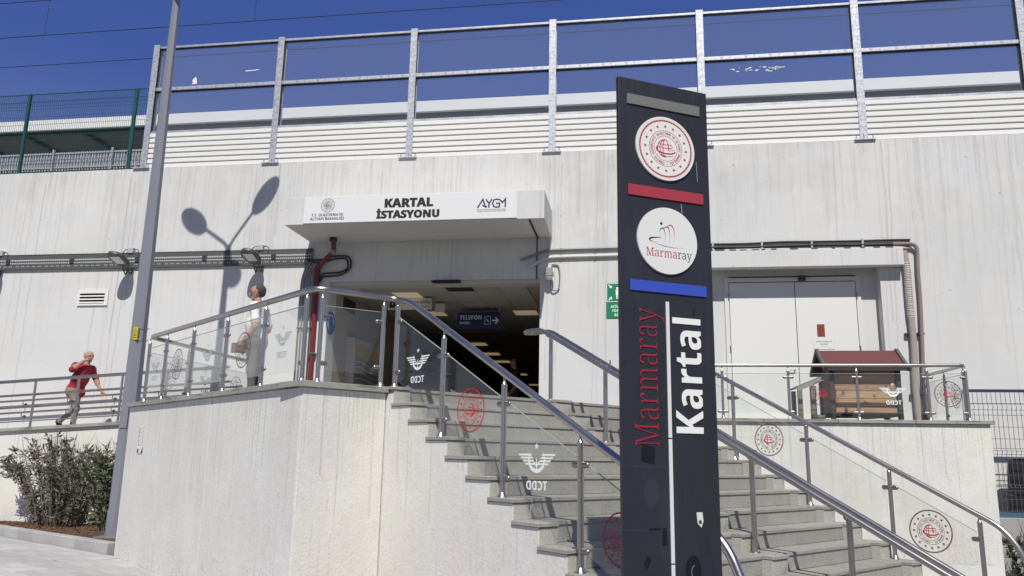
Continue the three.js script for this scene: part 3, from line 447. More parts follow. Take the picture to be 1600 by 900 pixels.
// ------------------------------------------------------------------ noise barrier on the wall top
{
  const b = thing('noise_barrier', 'noise barrier of white slats and clear panes between galvanised posts', 'noise barrier');
  const xs = [-11.205, -8.05, -4.86, -1.7, 1.46, 4.62, 7.79], z = -0.14, y0 = TOP, y1 = 10.95, w = 0.15;
  for (const x of xs) {
    const p = mesh('post', [box2(x - w / 2, x + w / 2, y0 + 0.01, y1 + 0.05, z + 0.075, z + 0.09), box2(x - w / 2, x + w / 2, y0 + 0.01, y1 + 0.05, z - 0.09, z - 0.075), box2(x - 0.006, x + 0.006, y0 + 0.01, y1 + 0.05, z - 0.075, z + 0.075)], mGalv, b);
    mesh('base_plate', box2(x - 0.2, x + 0.2, y0 - 0.004, y0 + 0.022, z - 0.2, z + 0.19), mGalv, p);
    for (const q of [-0.16, 0.16]) mesh('bolt', cyl([x + q, y0 + 0.02, z + 0.14], [x + q, y0 + 0.09, z + 0.14], 0.014), mGalv, p);
    mesh('gusset', prism([[0, 0], [0.09, 0], [0, 0.16]], 0.012).rotateY(-Math.PI / 2).translate(x + 0.006, y0 + 0.02, z + 0.09), mGalv, p);
  }
  const slatG = new THREE.ExtrudeGeometry(new THREE.Shape([[0, 0], [0.05, 0.012], [0.05, 0.094], [0.034, 0.106], [0, 0.11]].map((p) => new THREE.Vector2(...p))), { depth: 1, bevelEnabled: false });
  slatG.translate(0, 0, -0.5); slatG.rotateY(-Math.PI / 2); slatG.scale(1, 1, 1);
  for (let i = 0; i < 6; i++) {
    const a = xs[i] + 0.012, c = xs[i + 1] - 0.012, L = c - a, xm = (a + c) / 2;
    for (let k = 0; k < 7; k++) { const m = mesh('slat', slatG, mWhitePanel, b); m.scale.set(L, 1, 1); m.position.set(xm, y0 + 0.025 + k * 0.127, z + 0.02); }
    mesh('slat_backing', box2(a, c, y0 + 0.01, y0 + 0.905, z - 0.03, z + 0.018), std(0.1, 0.1, 0.1, 0.8), b);
    const yA = y0 + 0.905, yM = 9.87;
    mesh('rail', [rbox(L, 0.05, 0.09, xm, yA + 0.02, z, 0.006)], mGalv, b); mesh('rail', [rbox(L, 0.085, 0.1, xm, yM, z, 0.008)], mGalv, b); mesh('rail', [rbox(L, 0.055, 0.09, xm, y1, z, 0.008)], mGalv, b);
    for (const [lo, hi] of [[yA + 0.045, yM - 0.043], [yM + 0.043, y1 - 0.028]]) { const p = mesh('clear_pane', box2(a + 0.01, c - 0.01, lo, hi, z - 0.008, z + 0.008), mAcrylic, b); mesh('seal_strip', [box2(a, a + 0.028, lo, hi, z - 0.02, z + 0.02), box2(c - 0.028, c, lo, hi, z - 0.02, z + 0.02), box2(a, c, hi - 0.03, hi, z - 0.018, z + 0.018)], mBlack, p); }
  }
}
// scraps of paper and scratches on the panes
{
  const mPaper = std(0.75, 0.74, 0.7, 0.9);
  const scrap = (px, py, pts, label) => { const c = onZ(px, py, -0.125), g = prism(pts, 0.003); g.translate(c.x, c.y, -0.1315); return tag(mesh('paper_scrap', g, mPaper), label, 'paper scrap'); };
  scrap(303, 131, [[-0.06, 0], [0.07, 0.0], [0.06, 0.1], [0.03, 0.18], [-0.02, 0.14], [-0.06, 0.07], [-0.02, 0.06]], 'torn white paper scrap stuck upright on the barrier pane');
  scrap(394, 110, [[-0.17, -0.015], [0.05, -0.005], [0.18, 0.01], [0.18, 0.025], [0.02, 0.012], [-0.16, 0.01]], 'thin white paper strip stuck across the barrier pane');
  const g = []; for (let k = 0; k < 26; k++) { const c = onZ(rr(1135, 1228), rr(103, 112), -0.125), w = rr(0.01, 0.06), h = rr(0.006, 0.022); g.push(prism([[-w, 0], [0, -h], [w, h * 0.3], [0, h]], 0.002).translate(c.x, c.y, -0.1315)); }
  tag(mesh('sticker_residue', g, mPaper), 'row of white sticker remains on the barrier pane', 'sticker');
}
// ------------------------------------------------------------------ green mesh fence, left on the wall top
function meshFence(parent, x0, x1, y0, y1, z, mat, step, folds, r = 0.0028) {
  const g = []; for (let x = x0; x <= x1; x += step) { let last = y0; for (const f of [...folds, y1]) { if (f !== y1) { g.push(bar([x, last, z], [x, f - 0.05, z], r * 2, r * 2), bar([x, f - 0.05, z], [x, f, z + 0.035], r * 2, r * 2), bar([x, f, z + 0.035], [x, f + 0.05, z], r * 2, r * 2)); last = f + 0.05; } else g.push(bar([x, last, z], [x, y1, z], r * 2, r * 2)); } }
  for (const f of folds) for (const q of [-0.05, 0.05]) g.push(bar([x0, f + q, z + 0.003], [x1, f + q, z + 0.003], r * 2.4, r * 2.4));
  for (let y = y0 + 0.02; y <= y1; y += 0.2) g.push(bar([x0, y, z + 0.004], [x1, y, z + 0.004], r * 2.4, r * 2.4));
  return mesh('wire_mesh', g, mat, parent);
}
{
  const f = thing('green_fence', 'dark green welded mesh fence on the wall top beside the barrier', 'fence'), z = -0.15;
  const P = [-17.4, -14.5, -11.66]; for (const x of P) { const p = mesh('post', rbox(0.08, 2.1, 0.06, x, TOP + 1.045, z, 0.005), mGreenSteel, f); mesh('base_plate', box2(x - 0.08, x + 0.08, TOP - 0.003, TOP + 0.012, z - 0.08, z + 0.08), mGreenSteel, p); }
  for (const [a, b] of [[-17.36, -14.54], [-14.46, -11.7], [-11.6, -11.33]]) { meshFence(f, a, b, TOP + 0.05, TOP + 2.05, z + 0.036, mGreenSteel, 0.05, [TOP + 0.3, TOP + 1.05, TOP + 1.8]); mesh('top_rail', bar([a, TOP + 2.06, z + 0.036], [b, TOP + 2.06, z + 0.036], 0.02, 0.02), mGreenSteel, f); mesh('bottom_rail', box2(a, b, TOP - 0.002, TOP + 0.07, z - 0.02, z + 0.03), mGreenSteel, f); }
  const p = thing('platform_fence', 'pale grey barred fence behind the green mesh fence', 'fence'), g = [];
  const zf = -2.4, yb = 7.7; for (let x = -20; x < -9.5; x += 0.085) g.push(box2(x, x + 0.045, yb, 9.36, zf - 0.012, zf + 0.012)); for (const y of [7.85, 8.4, 8.9, 9.3]) g.push(box2(-20, -9.5, y, y + 0.04, zf + 0.013, zf + 0.03));
  const bars = mesh('bars', g, std(0.4, 0.41, 0.44, 0.6, 0.2), p); mesh('backing_sheet', box2(-20, -9.5, yb, 9.3, zf - 0.03, zf - 0.014), std(0.24, 0.25, 0.28, 0.7), p); for (let x = -19; x < -9.6; x += 1.75) mesh('post', rbox(0.06, 1.72, 0.06, x, yb + 0.86, zf + 0.062, 0.005), mGalv, p);
}
// ------------------------------------------------------------------ platform roof beyond
{
  const r = thing('platform_roof', 'long platform roof with white edge and dark underside behind the barrier', 'roof');
  const z0 = -8, yT = 12.98, yB = 12.6;
  mesh('fascia', rbox(70, yT - yB, 0.12, 0, (yT + yB) / 2, z0, 0.01), mWhitePanel, r);
  const mUnder = std(0.12, 0.115, 0.11, 0.8), mSteelDark = std(0.05, 0.05, 0.055, 0.6), mSheet = std(0.2, 0.2, 0.19, 0.7);
  mesh('roof_sheet', box2(-35, 35, yB + 0.12, yB + 0.22, z0 - 9, z0 - 0.06), mUnder, r);
  for (const z of [-0.2, -2.6, -5, -7.4]) mesh('purlin', box2(-35, 35, yB - 0.06, yB + 0.118, z0 + z - 0.12, z0 + z), z === -2.6 ? mGalv : mSteelDark, r);
  for (let x = -34; x < 35; x += 2.4) mesh('rafter', box2(x, x + 0.12, yB - 0.02, yB + 0.115, z0 - 8.9, z0 - 0.07), mSteelDark, r);
  for (let x = -32; x < 35; x += 9.6) mesh('column', cyl([x, 7.7, z0 - 5], [x, yB - 0.03, z0 - 5], 0.16, 0.16, 16), mSteelDark, r);
  for (let x = -33; x < 35; x += 2.4) mesh('ceiling_sheet', box2(x - 0.8, x + 1.36, yB - 0.1, yB - 0.075, z0 - 7.2, z0 - 5.2), mSheet, r);
}
// ------------------------------------------------------------------ overhead wires
{
  const wire = (y, z, label, drop) => { const t = thing('overhead_wire', label, 'wire'); mesh('wire', cyl([-45, y, z], [45, y, z], 0.012, 0.012, 6), mBlack, t); if (drop) for (const [x, yb] of drop) mesh('dropper', cyl([x, y, z], [x, yb, z], 0.008, 0.008, 5), mBlack, t); };
  const z = -5, cw = onZ(0, 60, z).y, d1 = onZ(70, 52, z).x, d2 = onZ(398, 28, z).x;
  wire(onZ(0, 6, z).y, z, 'upper overhead wire with thin droppers above the tracks', [[d1, cw], [d2, cw], [2 * d2 - d1, cw], [3 * d2 - 2 * d1, cw]]);
  wire(cw, z, 'overhead wire hung from the droppers of the wire above'); wire(onZ(0, 106, z - 2).y, z - 2, 'single overhead wire seen through the barrier panes');
}

// ------------------------------------------------------------------ cable tray and floodlights on the left wall
{
  const yT = 5.83, yB = 5.5, x0 = -19.5, x1 = onZ(489, 405, 0).x;
  const slots = mBoard(canvas(512, 128, (g, w, h) => { g.fillStyle = 'rgb(82,83,82)'; g.fillRect(0, 0, w, h); g.fillStyle = 'rgb(205,205,202)'; for (let k = 0; k < 16; k++) { g.fillRect(k * 32 + 4, 38, 20, 12); g.fillRect(k * 32 + 12, 66, 18, 10); if (k % 3) g.fillRect(k * 32 + 2, 96, 16, 7); } }), 0.6);
  slots.map.repeat.set(1.35, 1 / (yT - yB)); slots.map.offset.set(0, -yB / (yT - yB));
  const t = thing('cable_tray', 'grey perforated cable tray along the wall left of the entrance', 'cable tray');
  mesh('tray_face', box2(x0, x1, yB, yT, 0.05, 0.056), slots, t);
  mesh('tray_edge', box2(x0, x1, yT - 0.012, yT, 0.002, 0.05), mGreyPipe, t); mesh('tray_edge', box2(x0, x1, yB, yB + 0.012, 0.002, 0.05), mGreyPipe, t);
  for (let x = x0 + 0.4; x < x1; x += 1.62) mesh('splice_plate', rbox(0.1, 0.12, 0.02, x, (yT + yB) / 2 + 0.02, 0.066, 0.004), mDark, t);
  mesh('cable', pipe([[x0, yT + 0.014, 0.03], [-14, yT + 0.018, 0.03], [-10, yT + 0.012, 0.034], [x1, yT + 0.015, 0.03]], 0.012, 0.3, 6), mCable, t);
  const head = new THREE.ExtrudeGeometry((() => { const s = new THREE.Shape(); s.moveTo(-0.1, 0); s.lineTo(0.1, 0); s.quadraticCurveTo(0.17, 0.12, 0.165, 0.36); s.quadraticCurveTo(0.15, 0.52, 0, 0.53); s.quadraticCurveTo(-0.15, 0.52, -0.165, 0.36); s.quadraticCurveTo(-0.17, 0.12, -0.1, 0); return s; })(), { depth: 0.05, bevelEnabled: true, bevelSize: 0.012, bevelThickness: 0.012, bevelSegments: 2, curveSegments: 8 });
  const lens = prism([[-0.1, 0.14], [0.1, 0.14], [0.115, 0.42], [-0.115, 0.42]], 0.008);
  const mHead = std(0.085, 0.088, 0.095, 0.5, 0.3), mLens = std(0.62, 0.62, 0.58, 0.35), mBoxG = std(0.42, 0.43, 0.44, 0.6);
  const lamp = (x, label) => {
    const f = thing('floodlight', label, 'floodlight', [x, yT, 0], 0, 'floodlights on the cable tray');
    const h = mesh('lamp_head', head, mHead, f); h.rotation.x = Math.PI / 2 - 0.33; h.position.set(0, -0.29, 0.2);
    const l = mesh('lens', lens, mLens, h); l.position.z = 0.0635;
    mesh('arm', [-0.06, 0.06].map((q) => pipe([[q, -0.36, 0.02], [q, -0.5, 0.06], [q, -0.42, 0.16], [q, -0.29, 0.22]], 0.014, 0.08, 6)).concat([box(0.2, 0.06, 0.06, 0, -0.36, 0.09)]), mHead, f);
    mesh('junction_box', rbox(0.13, 0.13, 0.09, 0, 0.066, 0.046, 0.012), mBoxG, f);
    for (const s of [-1, 1]) mesh('flex_cable', pipe([[s * 0.06, 0.08, 0.05], [s * 0.13, 0.1, 0.05], [s * 0.19, 0.05, 0.05], [s * 0.2, -0.05, 0.066]], 0.009, 0.05, 6), mCable, f);
  };
  lamp(onZ(5, 440, 0).x - 0.12, 'floodlight on the cable tray farthest from the entrance'); lamp(onZ(203, 430, 0).x, 'floodlight on the cable tray beside the ventilation grille'); lamp(onZ(406, 425, 0).x, 'floodlight on the cable tray nearest the entrance canopy');
}
// ------------------------------------------------------------------ pipes beside the entrance
{
  const X = (px) => onZ(px, 520, 0.05).x;
  const r = thing('red_pipe', 'dark red fire pipe rising beside the entrance to the canopy', 'pipe');
  const xr = X(490), e1 = onZ(488, 437, 0.07), e2 = onZ(517, 400, 0.35);
  mesh('pipe_run', pipe([[xr, H - 0.006, 0.07], [xr, 5.42, 0.07], [-6.3, 5.72, 0.3], [-6.28, 5.98, 0.42]], 0.052, 0.07, 12), mRed, r);
  mesh('coupling', cyl([xr, 5.25, 0.07], [xr, 5.37, 0.07], 0.064), mRed, r); mesh('coupling', cyl([-6.32, 5.68, 0.28], [-6.3, 5.76, 0.33], 0.066), mGreyPipe, r); mesh('ceiling_flange', cyl([-6.28, 5.9, 0.415], [-6.28, 5.979, 0.42], 0.08), mDark, r); mesh('pipe_clip', box2(xr - 0.08, xr + 0.08, 3.55, 3.58, 0.003, 0.13), mSteelDull, r);
  [461.5, 466, 470.5, 475, 480].forEach((px, k) => {
    const t = thing('conduit', ['grey conduit at the open wall side of the conduit row by the entrance', 'second grey conduit of the row by the entrance, counted from the open wall', 'middle grey conduit of the row beside the red pipe', 'grey conduit second from the red pipe at the entrance', 'grey conduit right beside the red pipe at the entrance'][k], 'conduit', [0, 0, 0], 0, 'conduits left of the entrance'), x = X(px + 3);
    mesh('tube', pipe([[x, H - 0.006, 0.04], [x, 5.35 - 0.05 * (4 - k), 0.04], [x + 0.12 + 0.02 * k, 5.56 + 0.03 * (k % 3), 0.05]], 0.017, 0.12, 8), k % 2 ? mGreyPipe : mSteelDull, t); for (const y of [2.9, 4.1]) mesh('clip', box2(x - 0.03, x + 0.03, y, y + 0.025, 0.001, 0.062), mSteelDull, t);
  });
  for (const [o, lb] of [[0, 'outer black cable looping under the entrance canopy'], [0.07, 'inner black cable looping under the entrance canopy']]) tag(mesh('cable_loop', pipe([[-6.98, 5.62 - o * 0.4, 0.05], [-6.7, 5.58 - o, 0.06], [-6.35, 5.68 - o, 0.06], [-6.02 - o, 5.66 - o * 0.5, 0.05], [-5.98 - o, 5.4, 0.04], [-6.2, 5.24 + o, 0.05], [-6.62, 5.22 + o, 0.05], [-6.68, 5.1 + o, 0.04]], 0.019, 0.14, 8), mCable), lb, 'cable');
}
// ------------------------------------------------------------------ pipes and cables right of the entrance
{
  const Y = (px, py) => onZ(px, py, 0.05).y;
  const y1 = Y(900, 391), y2 = Y(900, 401), xa = onZ(853, 395, 0.05).x;
  const run = (label, y, r, m, z, poke) => { const t = thing('wall_pipe', label, 'pipe'); mesh('pipe_run', pipe([[poke, y - 0.22, 0.1], [xa - 0.02, y - 0.02, z], [xa + 0.15, y, z], [0.22, y + 0.02, z]], r, 0.04, 10), m, t); for (let x = xa + 0.3; x < 0.2; x += 0.7) mesh('clip', box2(x, x + 0.03, y - r - 0.012, y + r + 0.01, 0.001, z + 0.01), mSteelDull, t); };
  run('thin dark grey pipe above the camera right of the entrance', y1 + 0.02, 0.028, mGreyPipe, 0.04, -2.32); run('thick white pipe right of the entrance canopy', y2, 0.031, mWhitePipe, 0.045, -2.15);
  // cables over the door canopy
  const yl = 5.6, xe = onZ(1434, 385, 0.05).x;
  for (const [k, lb, m, r] of [[0, 'black cable lying over the door canopy against the wall', mCable, 0.03], [1, 'upper black cable clipped above the door canopy', mCable, 0.018], [2, 'pale peeling cable along the top of the door canopy', std(0.5, 0.47, 0.42, 0.9), 0.032]]) {
    const y = yl + [0.09, 0.165, 0.0][k], pts = [[0.1, y - 0.01, 0.03]]; for (let x = 0.8; x < xe - 0.3; x += 0.7) pts.push([x, y + rr(-0.012, 0.014), 0.03 + (k === 2 ? 0.05 : 0)]); pts.push([xe - 0.12, y, 0.03]);
    const t = thing('wall_cable', lb, 'cable'); mesh('sheath', pipe(pts, r, 0.2, 7), m, t); if (k === 2) for (let x = 0.4; x < xe - 0.4; x += rr(0.15, 0.5)) mesh('tape_wrap', cyl([x, y, 0.08], [x + rr(0.06, 0.2), y, 0.08], r + 0.004, r + 0.004, 7), mCable, t); if (k === 1) for (let x = 0.6; x < xe - 0.3; x += 0.95) mesh('cable_clip', box2(x, x + 0.035, y - 0.19, y + 0.035, 0.001, 0.052), mGalv, t);
  }
  const mCor = std(0.36, 0.31, 0.27, 0.9), mCor2 = std(0.24, 0.19, 0.17, 0.9), at = (px, py) => onZ(px, py, 0.08);
  const duct = (label, px, r, m, y0, wrap) => { const t = thing('cable_duct', label, 'duct'), P = px.map(([a, b]) => { const q = at(a, b); return [q.x, q.y, 0.08]; }); P.push([P[P.length - 1][0] + 0.01, H - 0.006, 0.08]); mesh('duct_tube', pipe(P, r, 0.15, 12), m, t); const g = []; for (let k = 0; k < wrap; k++) { const y = y0 - k * 0.036; const i = P.findIndex((p) => p[1] < y), a = P[i - 1], b = P[i], f = (a[1] - y) / (a[1] - b[1]), x = a[0] + (b[0] - a[0]) * f; g.push(new THREE.TorusGeometry(r, 0.009, 5, 14).rotateX(Math.PI / 2 + rr(-0.15, 0.15)).translate(x, y, 0.08)); } if (g.length) tag(mesh('wrapping', g, mWhitePipe, t), null, null, null, 'stuff'); for (const y of [3.9, 2.75]) mesh('duct_clip', box2(P[P.length - 1][0] - r - 0.05, P[P.length - 1][0] + r + 0.05, y, y + 0.03, 0.001, 0.09), mDark, t); };
  duct('thick wrapped duct running down the wall right of the door', [[1412, 392], [1417, 420], [1421, 470], [1424, 500], [1428, 540], [1430, 600]], 0.062, mCor, at(1417, 412).y, 30);
  duct('thin brown duct beside the thick wrapped duct', [[1395, 381], [1433, 381], [1434, 420], [1438, 470], [1441, 540], [1443, 600]], 0.036, mCor2, 0, 0);
  // security camera
  const c = onZ(858, 432, 0.14), sc = thing('security_camera', 'white dome security camera on a bracket right of the entrance', 'camera');
  mesh('bracket', [rbox(0.09, 0.2, 0.03, c.x, c.y + 0.12, 0.0155, 0.006), box2(c.x - 0.03, c.x + 0.03, c.y + 0.11, c.y + 0.16, 0.03, 0.16)], mWhitePipe, sc); mesh('housing', [rbox(0.14, 0.11, 0.13, c.x, c.y + 0.12, 0.165, 0.015), cyl([c.x, c.y, 0.165], [c.x, c.y + 0.07, 0.165], 0.1, 0.1, 18)], std(0.3, 0.3, 0.29, 0.5), sc); mesh('dome', new THREE.SphereGeometry(0.085, 18, 10, 0, 6.3, Math.PI / 2, Math.PI / 2).translate(c.x, c.y, 0.165), std(0.7, 0.7, 0.7, 0.15), sc);
  const k = onZ(872, 412, 0.03); mesh('conduit', pipe([[c.x + 0.03, 5.4, 0.028], [k.x, 5.4, 0.028], [k.x + 0.04, 5.2, 0.028], [k.x + 0.02, 4.86, 0.028], [c.x + 0.05, 4.84, 0.06], [c.x + 0.02, c.y - 0.03, 0.12]], 0.015, 0.08, 8), mGreyPipe, sc);
}
// ------------------------------------------------------------------ signs on the building
{
  // name board on the canopy
  const x0 = -6.53, x1 = -2.21, y0 = 6.0, y1 = 6.545, b = thing('station_sign', 'long white name board on the entrance canopy with black lettering', 'sign', [(x0 + x1) / 2, (y0 + y1) / 2, 1.4045]);
  mesh('board', rbox(x1 - x0, y1 - y0, 0.024, 0, 0, 0.0125, 0.004), std(0.72, 0.72, 0.71, 0.45), b);
  const c = canvas(2048, 258, (g, w, h) => {
    g.clearRect(0, 0, w, h); const S = w / 4.32; g.fillStyle = '#161616'; g.textAlign = 'center'; g.textBaseline = 'alphabetic'; g.save(); g.translate(w * 0.5, 0); g.scale(1.16, 1); g.font = '900 112px sans-serif'; g.lineWidth = 5; g.strokeStyle = '#161616'; g.fillText('KARTAL', 0, 122); g.strokeText('KARTAL', 0, 122); g.font = '900 96px sans-serif'; g.fillText('İSTASYONU', 0, 228); g.strokeText('İSTASYONU', 0, 228); g.restore();
    seal(g, 236, 86, 68, '#5b5b5e', '#4b4b4e', false, 1.2); g.fillStyle = '#2b2b2d'; g.font = 'bold 35px sans-serif'; g.fillText('T.C. ULAŞTIRMA VE', 236, 192); g.fillText('ALTYAPI BAKANLIĞI', 236, 230);
    g.strokeStyle = '#23245a'; g.lineWidth = 13; g.lineJoin = 'miter'; g.lineCap = 'butt'; g.save(); g.translate(1682, 70); g.beginPath(); g.moveTo(0, 86); g.lineTo(48, 4); g.lineTo(76, 86); g.moveTo(44, 62); g.lineTo(88, 78); g.moveTo(78, 4); g.lineTo(106, 46); g.lineTo(134, 4); g.moveTo(106, 44); g.lineTo(106, 86); g.moveTo(206, 12); g.quadraticCurveTo(142, -6, 142, 44); g.quadraticCurveTo(142, 96, 204, 78); g.lineTo(204, 46); g.lineTo(172, 46); g.moveTo(206, 12); g.lineTo(232, 40); g.lineTo(258, 6); g.lineTo(258, 86); g.stroke(); g.restore();
    g.fillStyle = '#7a7a86'; g.fillRect(1676, 170, 270, 3); g.font = '21px sans-serif'; g.textAlign = 'left'; g.fillText('Altyapı Yatırımları Genel Müdürlüğü', 1676, 194, 270);
  });
  const p = new THREE.PlaneGeometry(x1 - x0, y1 - y0); p.translate(0, 0, 0.027); mesh('lettering', p, mPrint(c), b);
  // green assembly point sign, half hidden by the totem
  const q = onZ(947, 442, 0.02), m0 = onZ(947, 473, 0.02).y, m1 = onZ(947, 497, 0.02).y, a = thing('assembly_sign', 'green assembly point sign with white figures on the wall', 'sign'), w = 0.62;
  const pic = canvas(384, 256, (g) => { g.fillStyle = '#0e7a52'; g.fillRect(0, 0, 384, 256); g.strokeStyle = '#e8eeea'; g.lineWidth = 8; g.strokeRect(4, 4, 376, 248); g.fillStyle = '#eef2ee'; for (const [x, y, s] of [[192, 92, 1.15], [140, 104, 1], [244, 104, 1], [166, 130, 1], [218, 130, 1]]) { g.beginPath(); g.arc(x, y - 32 * s, 17 * s, 0, 7); g.fill(); g.fillRect(x - 22 * s, y - 12, 44 * s, 74); g.fillRect(x - 16 * s, y + 50, 13 * s, 60); g.fillRect(x + 3 * s, y + 50, 13 * s, 60); } for (const [x, y, r] of [[50, 46, 0.8], [334, 46, 2.35], [50, 210, -0.8], [334, 210, -2.35]]) { g.save(); g.translate(x, y); g.rotate(r); g.fillRect(-30, -7, 34, 14); g.beginPath(); g.moveTo(2, -22); g.lineTo(32, 0); g.lineTo(2, 22); g.fill(); g.restore(); } });
  const txt = canvas(384, 192, (g) => { g.fillStyle = '#0e7a52'; g.fillRect(0, 0, 384, 192); g.fillStyle = '#eef2ee'; g.font = 'bold 46px sans-serif'; g.textAlign = 'center'; g.fillText('ACİL DURUM', 192, 58); g.fillText('TOPLANMA', 192, 114); g.fillText('BÖLGESİ', 192, 170); });
  const pl = (yA, yB, cv, n) => { const s = mesh(n, box2(q.x, q.x + w, yB, yA, 0.002, 0.016), std(0.006, 0.2, 0.11, 0.5), a), g = new THREE.PlaneGeometry(w - 0.01, yA - yB - 0.01); g.translate(q.x + w / 2, (yA + yB) / 2, 0.0185); mesh('print', g, mBoard(cv), s); }; pl(q.y, m0 + 0.01, pic, 'picture_panel'); pl(m0 - 0.01, m1, txt, 'text_panel');
  // notices on the door
  const n = (px, py, w, h, label, cv, name = 'door_notice') => { const c = onZ(px, py, -0.2), t = thing(name, label, 'notice', [c.x, c.y, -0.2195]); mesh('sheet', box(w, h, 0.003, 0, 0, 0.0018), std(0.7, 0.7, 0.68, 0.6), t); const g = new THREE.PlaneGeometry(w - 0.006, h - 0.006); g.translate(0, 0, 0.0055); mesh('print', g, mBoard(cv), t); };
  n(1283, 516, 0.15, 0.25, 'small brown warning notice with a triangle on the service door', canvas(96, 160, (g) => { g.fillStyle = '#8a3f2c'; g.fillRect(0, 0, 96, 160); g.strokeStyle = '#4a1a14'; g.lineWidth = 6; g.beginPath(); g.moveTo(48, 26); g.lineTo(80, 84); g.lineTo(16, 84); g.closePath(); g.stroke(); g.fillStyle = '#5c2a1e'; for (let k = 0; k < 4; k++) g.fillRect(16, 104 + k * 12, 64 - k * 8, 5); }));
  n(1288, 537, 0.4, 0.22, 'white notice with black capitals on the service door', canvas(256, 140, (g) => { g.fillStyle = '#dcdcd8'; g.fillRect(0, 0, 256, 140); g.strokeStyle = '#777'; g.strokeRect(3, 3, 250, 134); g.fillStyle = '#2b2b2b'; g.font = 'bold 22px sans-serif'; g.textAlign = 'center'; g.fillText('YETKİLİ OLMAYAN', 128, 50); g.fillText('GİREMEZ', 128, 82); g.fillStyle = '#8a8a8a'; g.fillRect(84, 104, 88, 3); }));
  // notice on the terrace wall
  const nc = onWall(221, 686, FAR, CONVEX), ang = Math.atan2(-(CONVEX.z - FAR.z), CONVEX.x - FAR.x), no = thing('wall_notice', 'white paper notice with faded print on the terrace wall', 'notice', [nc.x, nc.y, nc.z], ang);
  mesh('sheet', box(0.3, 0.42, 0.004, 0, 0, 0.003), std(0.72, 0.72, 0.7, 0.7), no); const ng = new THREE.PlaneGeometry(0.29, 0.41); ng.translate(0, 0, 0.0065);
  mesh('print', ng, mBoard(canvas(192, 272, (g) => { g.fillStyle = '#e3e2de'; g.fillRect(0, 0, 192, 272); g.strokeStyle = '#8b8a88'; g.lineWidth = 3; g.strokeRect(4, 4, 184, 264); g.fillStyle = '#4a4a4e'; for (let k = 0; k < 9; k++) { g.fillRect(16, 24 + k * 20, rr(14, 34), 12); g.fillRect(146 - rr(0, 12), 24 + k * 20, rr(12, 28), 10); } g.fillStyle = '#b9b8b6'; for (let k = 0; k < 12; k++) g.fillRect(60, 40 + k * 14, rr(30, 70), 4); g.fillStyle = '#34386a'; g.fillRect(8, 226, 46, 40); g.beginPath(); g.moveTo(186, 200); g.lineTo(186, 266); g.lineTo(120, 266); g.fill(); })), no);
}
